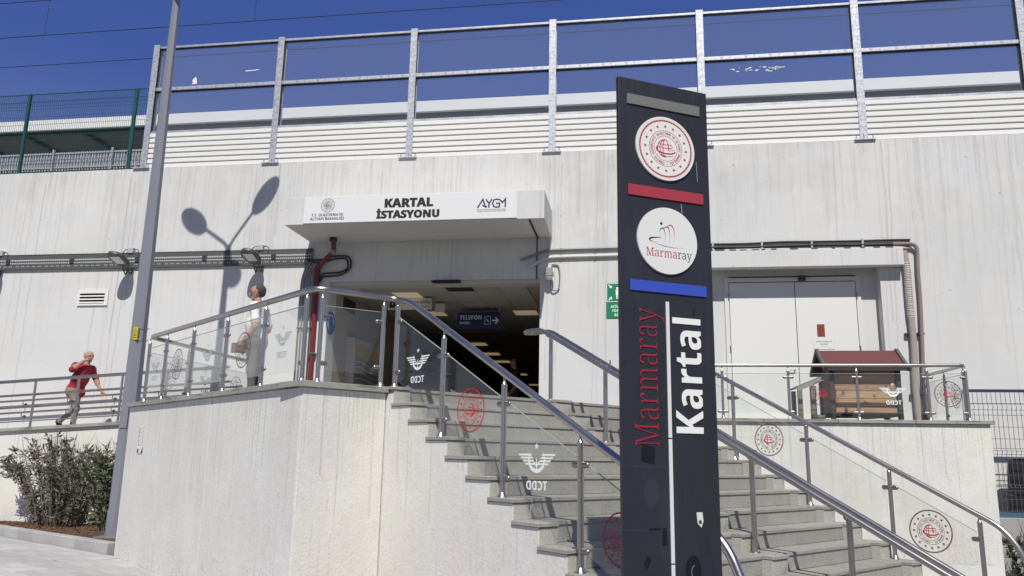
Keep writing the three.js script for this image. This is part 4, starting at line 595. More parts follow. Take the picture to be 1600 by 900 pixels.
// ------------------------------------------------------------------ totem
{
  const T0 = V(-0.0864, 0, 11.086), T1 = V(0.505, 0, 10.751), ang = Math.atan2(-(T1.z - T0.z), T1.x - T0.x), TW = 0.63, TH = 3.822;
  const t = thing('totem_sign', 'tall black station totem with round emblems and vertical red and white lettering', 'totem sign', [T0.x, -0.124, T0.z], ang); t.scale.setScalar(1.08);
  const bodyMap = tex(canvas(512, 2048, (g, w, h) => { // weathered dark sheet metal, tape and glue marks
    const U = (u) => u / TW * w, Y = (y) => h - y / TH * h; g.fillStyle = 'rgb(40,42,50)'; g.fillRect(0, 0, w, h);
    for (let k = 0; k < 260; k++) { g.fillStyle = `rgba(${rnd() < 0.5 ? '66,68,78' : '32,34,44'},${rr(0.02, 0.08)})`; g.beginPath(); g.ellipse(rnd() * w, rnd() * h, rr(8, 70), rr(20, 200), 0, 0, 7); g.fill(); }
    for (let k = 0; k < 500; k++) { g.fillStyle = `rgba(150,152,158,${rr(0.02, 0.14)})`; g.fillRect(rnd() * w, rnd() * h, rr(0.6, 2), rr(1, 26)); }
    for (let k = 0; k < 80; k++) { const x = rnd() * w, L = rr(10, 90); g.strokeStyle = `rgba(140,142,150,${rr(0.04, 0.16)})`; g.lineWidth = rr(0.6, 1.4); g.beginPath(); g.moveTo(x, 0); g.lineTo(x + rr(-2, 2), L); g.stroke(); }
    g.strokeStyle = 'rgba(175,176,178,0.75)'; g.lineWidth = 5; g.beginPath(); g.moveTo(U(0.424), Y(3.06)); g.lineTo(U(0.428), Y(2.98)); g.stroke(); g.lineWidth = 4; g.beginPath(); g.moveTo(U(0.54), Y(3.35)); g.lineTo(U(0.545), Y(3.22)); g.stroke();
    g.fillStyle = 'rgba(84,88,98,0.2)'; g.beginPath(); g.arc(U(0.182), Y(1.356), U(0.052), 0, 7); g.fill();
    g.fillStyle = '#101114'; const patch = (u, y, a, b, r) => { g.save(); g.translate(U(u), Y(y)); g.rotate(r); g.fillRect(-a / 2, -b / 2, a, b); g.restore(); }; patch(0.165, 1.565, 70, 52, 0.12); patch(0.26, 1.12, 26, 52, 0.02); patch(0.2, 1.16, 60, 8, 0); patch(0.15, 0.99, 24, 34, 0.6); patch(0.49, 2.39, 10, 20, 0);
    g.beginPath(); g.arc(U(0.44), Y(0.94), 42, 0, 7); g.fill(); g.strokeStyle = 'rgba(128,130,136,0.8)'; g.lineWidth = 5; g.beginPath(); g.arc(U(0.45), Y(0.93), 18, 2.4, 4.6); g.stroke();
    g.strokeStyle = 'rgba(110,112,120,0.35)'; g.lineWidth = 1.5; for (const y of [1.5, 1.16]) { g.beginPath(); g.moveTo(0, Y(y)); g.lineTo(w * 0.5, Y(y) + rr(-6, 6)); g.stroke(); }
    g.fillStyle = '#d9d9d6'; g.beginPath(); g.moveTo(U(0.47), Y(1.25)); g.lineTo(U(0.51), Y(1.25)); g.lineTo(U(0.515), Y(1.2)); g.lineTo(U(0.5), Y(1.165)); g.lineTo(U(0.475), Y(1.19)); g.fill(); g.fillStyle = '#2a2a2a'; g.fillRect(U(0.485), Y(1.205), 14, 10);
  }));
  const bg = rbox(TW, TH + 0.3, 0.03, TW / 2, TH / 2 - 0.15, -0.015, 0.004), uv = bg.attributes.uv; for (let i = 0; i < uv.count; i++) uv.setXY(i, uv.getX(i) / TW, uv.getY(i) / TH); // the sheet is printed once over its height
  mesh('body', bg, new THREE.MeshStandardMaterial({ map: bodyMap, roughness: 0.5, metalness: 0.1, bumpMap: bumpFine, bumpScale: 0.0005 }), t);
  mesh('rear_spine', rbox(0.3, TH + 0.2, 0.1, TW / 2, TH / 2 - 0.2, -0.0805, 0.01), mDark, t); mesh('plinth', rbox(TW + 0.1, 0.12, 0.26, TW / 2, -0.2, -0.07, 0.01), mDark, t);
  mesh('grey_bar', rbox(0.516, 0.066, 0.008, 0.314, 3.685, 0.0042, 0.002), std(0.16, 0.16, 0.15, 0.6), t); mesh('red_bar', rbox(0.522, 0.068, 0.008, 0.318, 3.107, 0.0042, 0.002), std(0.36, 0.035, 0.055, 0.5), t); mesh('blue_bar', rbox(0.52, 0.066, 0.008, 0.321, 2.527, 0.0042, 0.002), std(0.035, 0.075, 0.45, 0.5), t);
  const disc = (y, draw) => { const d = mesh('round_emblem', new THREE.CylinderGeometry(0.206, 0.206, 0.01, 48).rotateX(Math.PI / 2).translate(0.316, y, 0.0052), std(0.7, 0.7, 0.68, 0.5), t), g = new THREE.CircleGeometry(0.204, 48); g.translate(0.316, y, 0.0125); mesh('emblem_print', g, mBoard(canvas(512, 512, draw)), d); };
  disc(3.397, (g) => { g.fillStyle = '#dfdfd9'; g.fillRect(0, 0, 512, 512); seal(g, 256, 256, 236, '#9c2334', '#b02335', false, 1); });
  disc(2.814, (g) => {
    g.fillStyle = '#dcdcd9'; g.fillRect(0, 0, 512, 512); g.lineCap = 'round';
    const sw = (pts, c, w0, w1) => { // a tapering stroke along a curve
      const n = 40, P = []; for (let k = 0; k <= n; k++) { const t = k / n, a = (1 - t) ** 3, b = 3 * t * (1 - t) ** 2, d = 3 * t * t * (1 - t), e = t ** 3; P.push([a * pts[0] + b * pts[2] + d * pts[4] + e * pts[6], a * pts[1] + b * pts[3] + d * pts[5] + e * pts[7], w0 + (w1 - w0) * Math.abs(2 * t - 0.7)]); }
      g.strokeStyle = c; for (let k = 0; k < n; k++) { g.lineWidth = Math.max(1, P[k][2]); g.beginPath(); g.moveTo(P[k][0], P[k][1]); g.lineTo(P[k + 1][0], P[k + 1][1]); g.stroke(); } };
    g.fillStyle = '#15181c'; g.beginPath(); g.arc(203, 128, 11, 0, 7); g.fill();
    sw([186, 190, 206, 142, 244, 150, 232, 268], '#1d2126', 9, 1.5); sw([222, 168, 252, 126, 288, 150, 270, 264], '#1d2126', 9, 1.5); sw([256, 148, 288, 106, 330, 146, 308, 262], '#b02335', 10, 1.5);
    sw([196, 236, 70, 246, 70, 268, 180, 290], '#16303e', 14, 2); sw([150, 282, 230, 308, 320, 312, 396, 296], '#2b3238', 5, 1);
    g.font = '92px serif'; g.textBaseline = 'alphabetic'; g.textAlign = 'left'; const a = g.measureText('Marma').width, b = g.measureText('Marmaray').width, s = 396 / b; g.save(); g.translate(66, 386); g.scale(s, 1); g.fillStyle = '#a82436'; g.fillText('Marma', 0, 0); g.fillStyle = '#20242a'; g.fillText('ray', a, 0); g.restore();
  });
  // vertical line and lettering
  for (const [a, b] of [[1.66, 2.445], [0.98, 1.652], [-0.1, 0.972]]) mesh('line_strip', box2(0.297, 0.319, a, b, 0.0002, 0.006), std(0.68, 0.68, 0.66, 0.5), t);
  const letter = (text, font, col, y0, y1, u0, u1, base, name, thin = 0) => { // reads upwards
    const L = y1 - y0, B = u1 - u0, cv = canvas(1024, Math.round(1024 * B / L), (g, w, h) => { g.font = font; const m = g.measureText(text), asc = m.actualBoundingBoxAscent, des = m.actualBoundingBoxDescent; g.fillStyle = col; g.translate(0, h * base); g.scale(w / m.width, h * base / asc); g.fillText(text, 0, 0); if (thin) { g.globalCompositeOperation = 'destination-out'; g.lineWidth = thin; g.lineJoin = 'round'; g.strokeText(text, 0, 0); } });
    const g = new THREE.PlaneGeometry(L, B); g.rotateZ(Math.PI / 2); g.translate((u0 + u1) / 2, (y0 + y1) / 2, 0.004); mesh(name, g, mPrint(cv), t); };
  letter('Marmaray', '200px serif', '#931d30', 1.6, 2.4, 0.078, 0.29, 0.74, 'red_lettering', 5); letter('Kartal', 'bold 200px sans-serif', '#e6e6e2', 1.665, 2.375, 0.338, 0.532, 1.0, 'white_lettering');
}
// ------------------------------------------------------------------ street lamp
{
  const x = -8.33, z = 3.66, top = 10.42, t = thing('street_lamp', 'tall tapered grey lamp post with three heads beside the shrubs', 'street lamp', [x, 0, z]);
  const oct = (r0, r1, a, b) => { const g = new THREE.CylinderGeometry(r1, r0, b - a, 8); g.rotateY(0.3); g.translate(0, (a + b) / 2, 0); return g.toNonIndexed ? (() => { const q = g.toNonIndexed(); q.computeVertexNormals(); return q; })() : g; };
  mesh('pole', oct(0.165, 0.062, 0.1, top), mPole, t); mesh('base_sleeve', oct(0.178, 0.172, 0.1, 0.56), mPole, t); mesh('base_plate', box2(-0.24, 0.24, 0.12, 0.155, -0.24, 0.24), mPole, t);
  mesh('service_door', box(0.12, 0.36, 0.02, 0.01, 2.05, 0.142), mPole, t);
  const head = new THREE.SphereGeometry(1, 20, 12); head.scale(0.36, 0.07, 0.21);
  for (const a of [72, -42, 190]) {
    const r = a * Math.PI / 180, c = Math.cos(r), s = Math.sin(r); const arm = mesh('arm', pipe([[0, top - 0.1, 0], [c * 0.08, top + 0.06, s * 0.08], [c * 0.62, top + 0.3, s * 0.62]], 0.03, 0.08, 8), mPole, t);
    const h = mesh('lamp_head', head, mPole, arm); h.position.set(c * 0.92, top + 0.42, s * 0.92); h.rotation.set(0, -r, 0.38, 'YXZ');
  }
  // warning plate strapped to the pole
  const p = onZ(210, 520, z + 0.16), wp = thing('warning_plate', 'small yellow electrical warning plate strapped to the lamp post', 'plate', [p.x, p.y, z + 0.128], -0.25);
  mesh('plate', rbox(0.125, 0.24, 0.006, 0, 0, 0.003, 0.002), std(0.6, 0.5, 0.02, 0.5), wp); const g = new THREE.PlaneGeometry(0.12, 0.235); g.translate(0, 0, 0.0075);
  mesh('print', g, mBoard(canvas(128, 256, (c) => { c.fillStyle = '#d8c226'; c.fillRect(0, 0, 128, 256); c.strokeStyle = '#1a1a16'; c.lineWidth = 9; c.strokeRect(4, 4, 120, 248); c.beginPath(); c.moveTo(64, 24); c.lineTo(108, 108); c.lineTo(20, 108); c.closePath(); c.stroke(); c.fillStyle = '#1a1a16'; c.beginPath(); c.moveTo(70, 48); c.lineTo(52, 78); c.lineTo(64, 78); c.lineTo(58, 100); c.lineTo(78, 70); c.lineTo(66, 70); c.fill(); for (let k = 0; k < 3; k++) c.fillRect(22, 136 + k * 34, 84, 16); })), wp);
  mesh('strap', [0.1, -0.1].map((y) => new THREE.TorusGeometry(0.128, 0.005, 5, 20).rotateX(Math.PI / 2).translate(x - p.x + 0.0, y, -0.128)), mSteelDull, wp).rotation.y = 0;
}
// ------------------------------------------------------------------ kennel, lean-to and bowl on the terrace
{
  const z0 = 0.62, z1 = 1.42, x0 = onZ(1302, 640, z1).x, x1 = onZ(1407, 640, z1).x, yE = onZ(1350, 573, z1 + 0.1).y, yR = onZ(1350, 549, 1.02).y, yb = H + 0.12;
  const woodMap = (a, b, c) => dataTex(256, 128, (u, v) => { const gr = fbm(u * 3, v * 40, 3), kn = fbm(u * 9 + 7, v * 5, 2); const k = 0.72 + 0.42 * gr - (kn > 0.72 ? (kn - 0.72) * 2.2 : 0) + 0.05 * (rnd() - 0.5); return [cl(a * k), cl(b * k), cl(c * k)]; }, true, [1.1, 2]);
  const mWood = [[186, 146, 106], [176, 138, 102], [166, 134, 102], [184, 156, 122]].map((c) => new THREE.MeshStandardMaterial({ map: woodMap(...c), roughness: 0.75 })), mTrim = std(0.035, 0.032, 0.03, 0.7), mRoof = std(0.13, 0.04, 0.042, 0.85, 0, { bumpMap: bumpFine, bumpScale: 0.001 });
  const t = thing('kennel', 'wooden kennel with maroon pitched roof on the terrace', 'kennel');
  const n = 6, ph = (yE - yb) / n; for (const [z, zz] of [[z1, 1], [z0, 0]]) for (let k = 0; k < n; k++) mesh('plank', rbox(x1 - x0 - 0.1, ph - 0.006, 0.025, (x0 + x1) / 2, yb + ph * (k + 0.5), z - (zz ? 0.0125 : -0.0125), 0.004), mWood[(k * 3 + zz) % 4], t);
  for (const x of [x0 + 0.012, x1 - 0.012]) { const gp = prism([[-z1, yb], [-z0, yb], [-z0, yE], [-(z0 + z1) / 2, yR - 0.06], [-z1, yE]], 0.024); gp.rotateY(Math.PI / 2); gp.translate(x - 0.012, 0, 0); mesh('gable_wall', muv(gp), mTrim, t); }
  for (const x of [x0, x1]) for (const z of [z0, z1]) mesh('corner_post', rbox(0.075, yE - H, 0.075, x, (H + yE) / 2, z, 0.005), mTrim, t);
  const sk = prism([[x0 + 0.04, H + 0.09], [x0 + 0.2, H + 0.06], [(x0 + x1) / 2, H + 0.035], [x1 - 0.2, H + 0.06], [x1 - 0.04, H + 0.09], [x1 - 0.04, yb + 0.03], [x0 + 0.04, yb + 0.03]], 0.03); sk.translate(0, 0, z1 - 0.005); mesh('skirt_board', sk, mTrim, t);
  mesh('floor_board', box2(x0, x1, yb - 0.03, yb, z0, z1), mTrim, t);
  const zm = (z0 + z1) / 2, ov = 0.16; for (const s of [1, -1]) { const e = V(0, yE - 0.03, zm + s * (z1 - zm + ov)), r = V(0, yR, zm); mesh('roof_panel', slabQuad(V(x0 - 0.1, e.y, e.z), V(x1 + 0.1, e.y, e.z), V(x1 + 0.1, r.y, r.z), V(x0 - 0.1, r.y, r.z), 0.03), mRoof, t); for (const x of [x0 - 0.13, x1 + 0.13]) mesh('barge_board', bar(V(x, e.y - 0.02, e.z + s * 0.02), V(x, r.y + 0.015, r.z), 0.05, 0.075), std(0.09, 0.09, 0.085, 0.7), t); mesh('eave_board', box2(x0 - 0.1, x1 + 0.1, e.y - 0.045, e.y + 0.0, e.z - 0.006, e.z + 0.02), mTrim, t); }
  // lean-to at its left end
  const l = thing('feeding_shelter', 'low timber lean-to shelter on posts beside the kennel', 'shelter'), xa = onZ(1243, 600, 1.3).x, xb = x0 - 0.15, mGreen = std(0.16, 0.16, 0.12, 0.8);
  mesh('roof_board', slabQuad(V(xa, 2.79, 1.45), V(xb, 2.97, 1.45), V(xb, 2.97, 0.8), V(xa, 2.79, 0.8), 0.035), mGreen, l); mesh('front_beam', bar([xa, 2.75, 1.44], [xb, 2.93, 1.44], 0.04, 0.07), std(0.27, 0.26, 0.2, 0.8), l);
  for (const [x, z] of [[xa + 0.04, 1.42], [xa + 0.04, 0.84], [xa + 0.25, 1.42], [xb - 0.04, 0.84]]) mesh('post', rbox(0.075, 2.76 + (x - xa) * 0.25 - H, 0.075, x, (H + 2.74 + (x - xa) * 0.25) / 2, z, 0.005), mGreen, l);
  const bw = thing('feeding_bowl', 'small clear plastic bowl in front of the kennel', 'bowl', [onZ(1281, 651, 1.55).x, H - 0.006, 1.5]); const lg = new THREE.LatheGeometry([[0.001, 0.004], [0.085, 0.004], [0.11, 0.1], [0.118, 0.104], [0.104, 0.1], [0.08, 0.012], [0.001, 0.012]].map((p) => new THREE.Vector2(...p)), 24); mesh('bowl', lg, std(0.5, 0.5, 0.48, 0.4), bw); mesh('food', new THREE.CylinderGeometry(0.085, 0.082, 0.03, 16).translate(0, 0.03, 0), std(0.22, 0.06, 0.05, 0.9), bw);
}
// ------------------------------------------------------------------ far right: low wall, mesh fence, seat, shrub
{
  const z = 0.95, w = thing('low_wall', 'low concrete wall carrying the mesh fence right of the terrace', 'wall'); mesh('wall_body', rbox(8, 1.12, 0.3, 9.62, 0.1, z, 0.01), mConcrete, w);
  const f = thing('mesh_fence', 'grey wire mesh fence with dark blue top rail on the low wall', 'fence'), yt = 2.78, mBlue = std(0.02, 0.03, 0.085, 0.5), mWire = std(0.1, 0.105, 0.11, 0.5, 0.3);
  mesh('top_rail', rbox(7.9, 0.05, 0.05, 9.58, yt, z, 0.004), mBlue, f); mesh('bottom_rail', rbox(7.9, 0.08, 0.06, 9.58, 0.7, z, 0.004), std(0.05, 0.1, 0.17, 0.5), f);
  for (const x of [5.66, 8.2, 10.8]) mesh('post', rbox(0.06, 2.12, 0.05, x, 1.72, z - 0.04, 0.004), mGalv, f);
  meshFence(f, 5.7, 8.15, 0.74, yt - 0.03, z + 0.03, mWire, 0.075, [1.15, 1.75, 2.5], 0.0032); meshFence(f, 8.25, 10.75, 0.74, yt - 0.03, z + 0.03, mWire, 0.075, [1.15, 1.75, 2.5], 0.0032);
  const c = onZ(1592, 760, 0.5), ch = thing('waiting_seat', 'black high-backed seat standing behind the mesh fence', 'seat', [c.x + 0.06, 0, 0.45]);
  const bk = new THREE.ExtrudeGeometry((() => { const s = new THREE.Shape(); s.moveTo(-0.24, 0.75); s.lineTo(-0.17, 1.52); s.quadraticCurveTo(-0.16, 1.62, -0.08, 1.63); s.lineTo(0.08, 1.63); s.quadraticCurveTo(0.16, 1.62, 0.17, 1.52); s.lineTo(0.24, 0.75); return s; })(), { depth: 0.07, bevelEnabled: true, bevelSize: 0.02, bevelThickness: 0.02, bevelSegments: 3 }); mesh('backrest', bk, mBlack, ch); mesh('seat', rbox(0.52, 0.1, 0.36, 0, 0.72, 0.2, 0.03, 3), mBlack, ch); mesh('armrest', rbox(0.05, 0.05, 0.34, -0.3, 1.0, 0.2, 0.015, 2), mDark, ch); mesh('armrest', rbox(0.05, 0.05, 0.34, 0.3, 1.0, 0.2, 0.015, 2), mDark, ch); mesh('pedestal', [cyl([0, -0.41, 0.15], [0, 0.7, 0.15], 0.04), cyl([0, -0.41, 0.15], [0, -0.37, 0.15], 0.25, 0.2)], mDark, ch);
}
// ------------------------------------------------------------------ shrubs
function shrub(label, x, y, z, h, spread, nStem, nLeaf, cols, leafL, dry, group) {
  const t = thing('shrub', label, 'shrub', [x, y, z], 0, group), stems = [], tips = [];
  for (let k = 0; k < nStem; k++) {
    const a = rr(0, 6.283), q = Math.sqrt(rnd()), L = h * rr(0.62, 1.02), bx = Math.cos(a) * q * spread * 0.3, bz = Math.sin(a) * q * spread * 0.22, ex = Math.cos(a) * q * spread, ez = Math.sin(a) * q * spread * 0.5;
    const P = [[bx, 0, bz], [bx * 0.7 + ex * 0.3, L * 0.4, bz * 0.7 + ez * 0.3], [ex * 0.75, L * 0.75, ez * 0.75], [ex + rr(-0.06, 0.06), L * (1 - 0.25 * q * q), ez]]; stems.push(pipe(P, 0.0065, 0.2, 5)); for (let s = 0; s < 3; s++) { const b = P[2 - (s & 1)]; stems.push(cyl([b[0], b[1], b[2]], [b[0] + rr(-0.22, 0.22), b[1] + rr(0.1, 0.42), b[2] + rr(-0.15, 0.15)], 0.0045, 0.002, 4)); } for (let s = 0; s < 30; s++) { const f = 0.06 + 0.9 * rnd(), i = Math.min(2, Math.floor(f * 3)), g = f * 3 - i; tips.push([0, 1, 2].map((c) => P[i][c] + (P[i + 1][c] - P[i][c]) * g)); }
  }
  mesh('stems', stems, std(0.17, 0.14, 0.11, 0.9), t);
  const g = new THREE.BufferGeometry(), w = leafL * 0.13; g.setAttribute('position', new THREE.Float32BufferAttribute([0, 0, 0, w, leafL * 0.45, 0.006, 0, leafL * 0.5, -0.004, 0, 0, 0, 0, leafL * 0.5, -0.004, -w, leafL * 0.45, 0.006, w, leafL * 0.45, 0.006, 0, leafL, 0.012, 0, leafL * 0.5, -0.004, 0, leafL * 0.5, -0.004, 0, leafL, 0.012, -w, leafL * 0.45, 0.006], 3)); g.computeVertexNormals();
  const im = new THREE.InstancedMesh(g, new THREE.MeshPhysicalMaterial({ roughness: 0.75, side: THREE.DoubleSide }), nLeaf); im.name = 'foliage'; const M = new THREE.Matrix4(), Q = new THREE.Quaternion(), c = new THREE.Color();
  for (let k = 0; k < nLeaf; k++) { const p = tips[Math.floor(rnd() * tips.length)], d = V(rr(-1, 1), rr(-0.25, 1.0) - (dry && rnd() < 0.25 ? 0.8 : 0), rr(-1, 1)).normalize(); Q.setFromUnitVectors(V(0, 1, 0), d); Q.multiply(new THREE.Quaternion().setFromAxisAngle(V(0, 1, 0), rr(0, 6.3))); const s = rr(0.6, 1.15); M.compose(V(p[0] + rr(-0.02, 0.02), p[1] + rr(-0.02, 0.02), p[2] + rr(-0.02, 0.02)), Q, V(s, s, s)); im.setMatrixAt(k, M); const col = cols[Math.floor(rnd() * cols.length)], v = rr(0.75, 1.25); c.setRGB(col[0] * v, col[1] * v, col[2] * v); im.setColorAt(k, c); }
  tag(im, null, null, null, 'stuff'); t.add(im); return t;
}
{
  const dull = [[0.13, 0.145, 0.1], [0.18, 0.19, 0.14], [0.15, 0.165, 0.115], [0.17, 0.14, 0.105], [0.06, 0.045, 0.043]], green = [[0.08, 0.105, 0.055], [0.12, 0.14, 0.08], [0.15, 0.165, 0.11], [0.07, 0.085, 0.05]];
  const a = onY(95, 822, 0.14), b = onY(158, 832, 0.14);
  shrub('wide straggly shrub with dull dry leaves in front of the ramp wall', a.x - 0.05, 0.13, Math.max(2.25, a.z), 1.75, 1.35, 80, 4300, dull, 0.12, true);
  shrub('narrower green shrub with long leaves beside the lamp post', b.x - 0.02, 0.13, Math.max(2.2, b.z - 0.2), 1.6, 0.62, 32, 2600, green, 0.15, false);
  const c = onZ(1608, 890, 1.6); shrub('small glossy green shrub at the foot of the low wall', c.x, -0.41, 1.6, 1.0, 0.42, 16, 1100, green, 0.1, false);
}
// ------------------------------------------------------------------ inside the hall
{
  const hang = (label, pxc, py0, py1, z, w, cv, col, hp) => { const a = onZ(pxc, py0, z), b = onZ(pxc, py1, z), t = thing('hanging_sign', label, 'sign', [a.x, 0, z]); mesh('board', rbox(w, a.y - b.y, 0.05, 0, (a.y + b.y) / 2, 0, 0.005), col, t); const g = new THREE.PlaneGeometry(w - 0.02, a.y - b.y - 0.02); g.translate(0, (a.y + b.y) / 2, 0.027); mesh('print', g, mBoard(cv), t); for (const s of [-1, 1]) mesh('hanger', box2(s * hp - 0.03, s * hp + 0.03, b.y, 5.112, -0.05, -0.026), mGreyPipe, t); };
  hang('white hanging sign with black lettering just inside the entrance', 641, 466, 484, -1.6, 1.05, canvas(640, 150, (g) => { g.fillStyle = '#c9c7c0'; g.fillRect(0, 0, 640, 150); g.fillStyle = '#1b1b1b'; g.textAlign = 'right'; g.font = 'bold 62px sans-serif'; g.fillText('Trene Gidiş', 620, 72); g.font = 'bold 46px sans-serif'; g.fillText('To Trains', 620, 130); g.fillRect(20, 20, 90, 110); g.fillStyle = '#c9c7c0'; g.beginPath(); g.arc(66, 74, 12, 0, 7); g.fill(); }), std(0.5, 0.49, 0.46, 0.6), 0.5);
  hang('dark blue hanging telephone sign with an arrow in the hall', 749, 488, 514, -3.0, 1.05, canvas(640, 220, (g) => { g.fillStyle = '#14245c'; g.fillRect(0, 0, 640, 220); g.fillStyle = '#e3e4e8'; g.font = 'bold 80px sans-serif'; g.fillText('TELEFON', 20, 96); g.font = 'bold 46px sans-serif'; g.fillText('PHONE', 20, 160); g.strokeStyle = '#e3e4e8'; g.lineWidth = 7; g.strokeRect(412, 56, 84, 108); g.lineWidth = 12; g.beginPath(); g.arc(478, 86, 40, 1.6, 3.2); g.stroke(); g.lineWidth = 20; g.beginPath(); g.moveTo(520, 110); g.lineTo(612, 110); g.moveTo(572, 66); g.lineTo(616, 110); g.lineTo(572, 154); g.stroke(); }), std(0.02, 0.03, 0.12, 0.5), 0.5);
  const e = onZ(688, 481, -2.2), em = thing('emergency_light', 'small white emergency light box under the hall ceiling', 'light box', [e.x, 0, -2.2]); mesh('case', rbox(0.24, 0.2, 0.1, 0, e.y, 0, 0.01), std(0.6, 0.6, 0.58, 0.5), em); mesh('mount', cyl([0, e.y + 0.08, 0], [0, 5.112, 0], 0.02), mGreyPipe, em);
  const dc = onY(541, 452, 4.98), d = thing('dome_camera', 'white dome camera on the hall ceiling by the left wall', 'camera', [Math.max(dc.x, -6.3), 0, -0.75]); mesh('housing', cyl([0, 4.99, 0], [0, 5.112, 0], 0.08, 0.09, 18), std(0.6, 0.6, 0.58, 0.5), d); mesh('dome', new THREE.SphereGeometry(0.065, 16, 8, 0, 6.3, Math.PI / 2, Math.PI / 2).translate(0, 4.992, 0), mBlack, d);
  const xw = -6.468, ci = onX(516, 505, xw), s = thing('round_sign', 'round blue sign on the left wall of the hall', 'sign', [xw, ci.y, ci.z]); const disc = new THREE.CylinderGeometry(0.25, 0.25, 0.012, 36).rotateZ(Math.PI / 2).translate(0.008, 0, 0); mesh('disc', disc, std(0.015, 0.13, 0.42, 0.45), s); const rg = new THREE.TorusGeometry(0.17, 0.014, 6, 30, 4.2).rotateY(Math.PI / 2).translate(0.012, 0, 0); mesh('ring', rg, std(0.5, 0.6, 0.7, 0.5), s);
  const k0 = onX(540, 560, xw), k1 = onX(585, 560, xw), kt = onX(540, 526, xw).y, kio = thing('poster_case', 'pale grey poster case standing against the left wall of the hall', 'poster case'); mesh('case', box2(xw + 0.001, xw + 0.2, H - 0.003, kt, k1.z, k0.z), std(0.42, 0.4, 0.36, 0.6), kio);
  const pg = new THREE.PlaneGeometry(k0.z - k1.z - 0.2, kt - H - 0.45); pg.rotateY(Math.PI / 2); pg.translate(xw + 0.2035, (kt + H) / 2 + 0.08, (k0.z + k1.z) / 2); mesh('poster', pg, mBoard(canvas(256, 320, (g) => { g.fillStyle = '#b39a62'; g.fillRect(0, 0, 256, 60); g.fillStyle = '#7d8577'; g.fillRect(0, 60, 256, 170); g.strokeStyle = '#c7c3b4'; g.lineWidth = 5; for (let k = 0; k < 5; k++) { g.beginPath(); g.moveTo(0, 90 + k * 28); g.bezierCurveTo(80, 60 + k * 30, 160, 130 + k * 22, 256, 90 + k * 26); g.stroke(); } g.fillStyle = '#3c403f'; g.fillRect(0, 230, 256, 90); })), kio);
  const vg = onX(545, 478, xw); mesh('wall_grille', box2(xw + 0.001, xw + 0.03, vg.y - 0.14, vg.y + 0.14, vg.z - 0.35, vg.z + 0.35), mDark, bld);
  for (let k = 0; k < 4; k++) { const g = thing('ticket_gate', ['ticket gate closest to the poster case in the dark hall', 'second ticket gate from the poster case in the hall', 'third ticket gate from the poster case in the hall', 'ticket gate at the far end of the row from the poster case'][k], 'ticket gate', [-5.6 + k * 1.05, H - 0.004, -6.2], 0, 'ticket gates in the hall'); mesh('cabinet', rbox(0.24, 0.98, 1.3, 0, 0.49, 0, 0.03, 2), std(0.12, 0.12, 0.13, 0.35, 0.6), g); mesh('top_panel', rbox(0.2, 0.03, 1.1, 0, 0.996, 0, 0.01), mBlack, g); if (k < 3) mesh('flap', rbox(0.34, 0.5, 0.02, 0.29, 0.7, 0, 0.01), std(0.2, 0.03, 0.04, 0.4), g); }
}
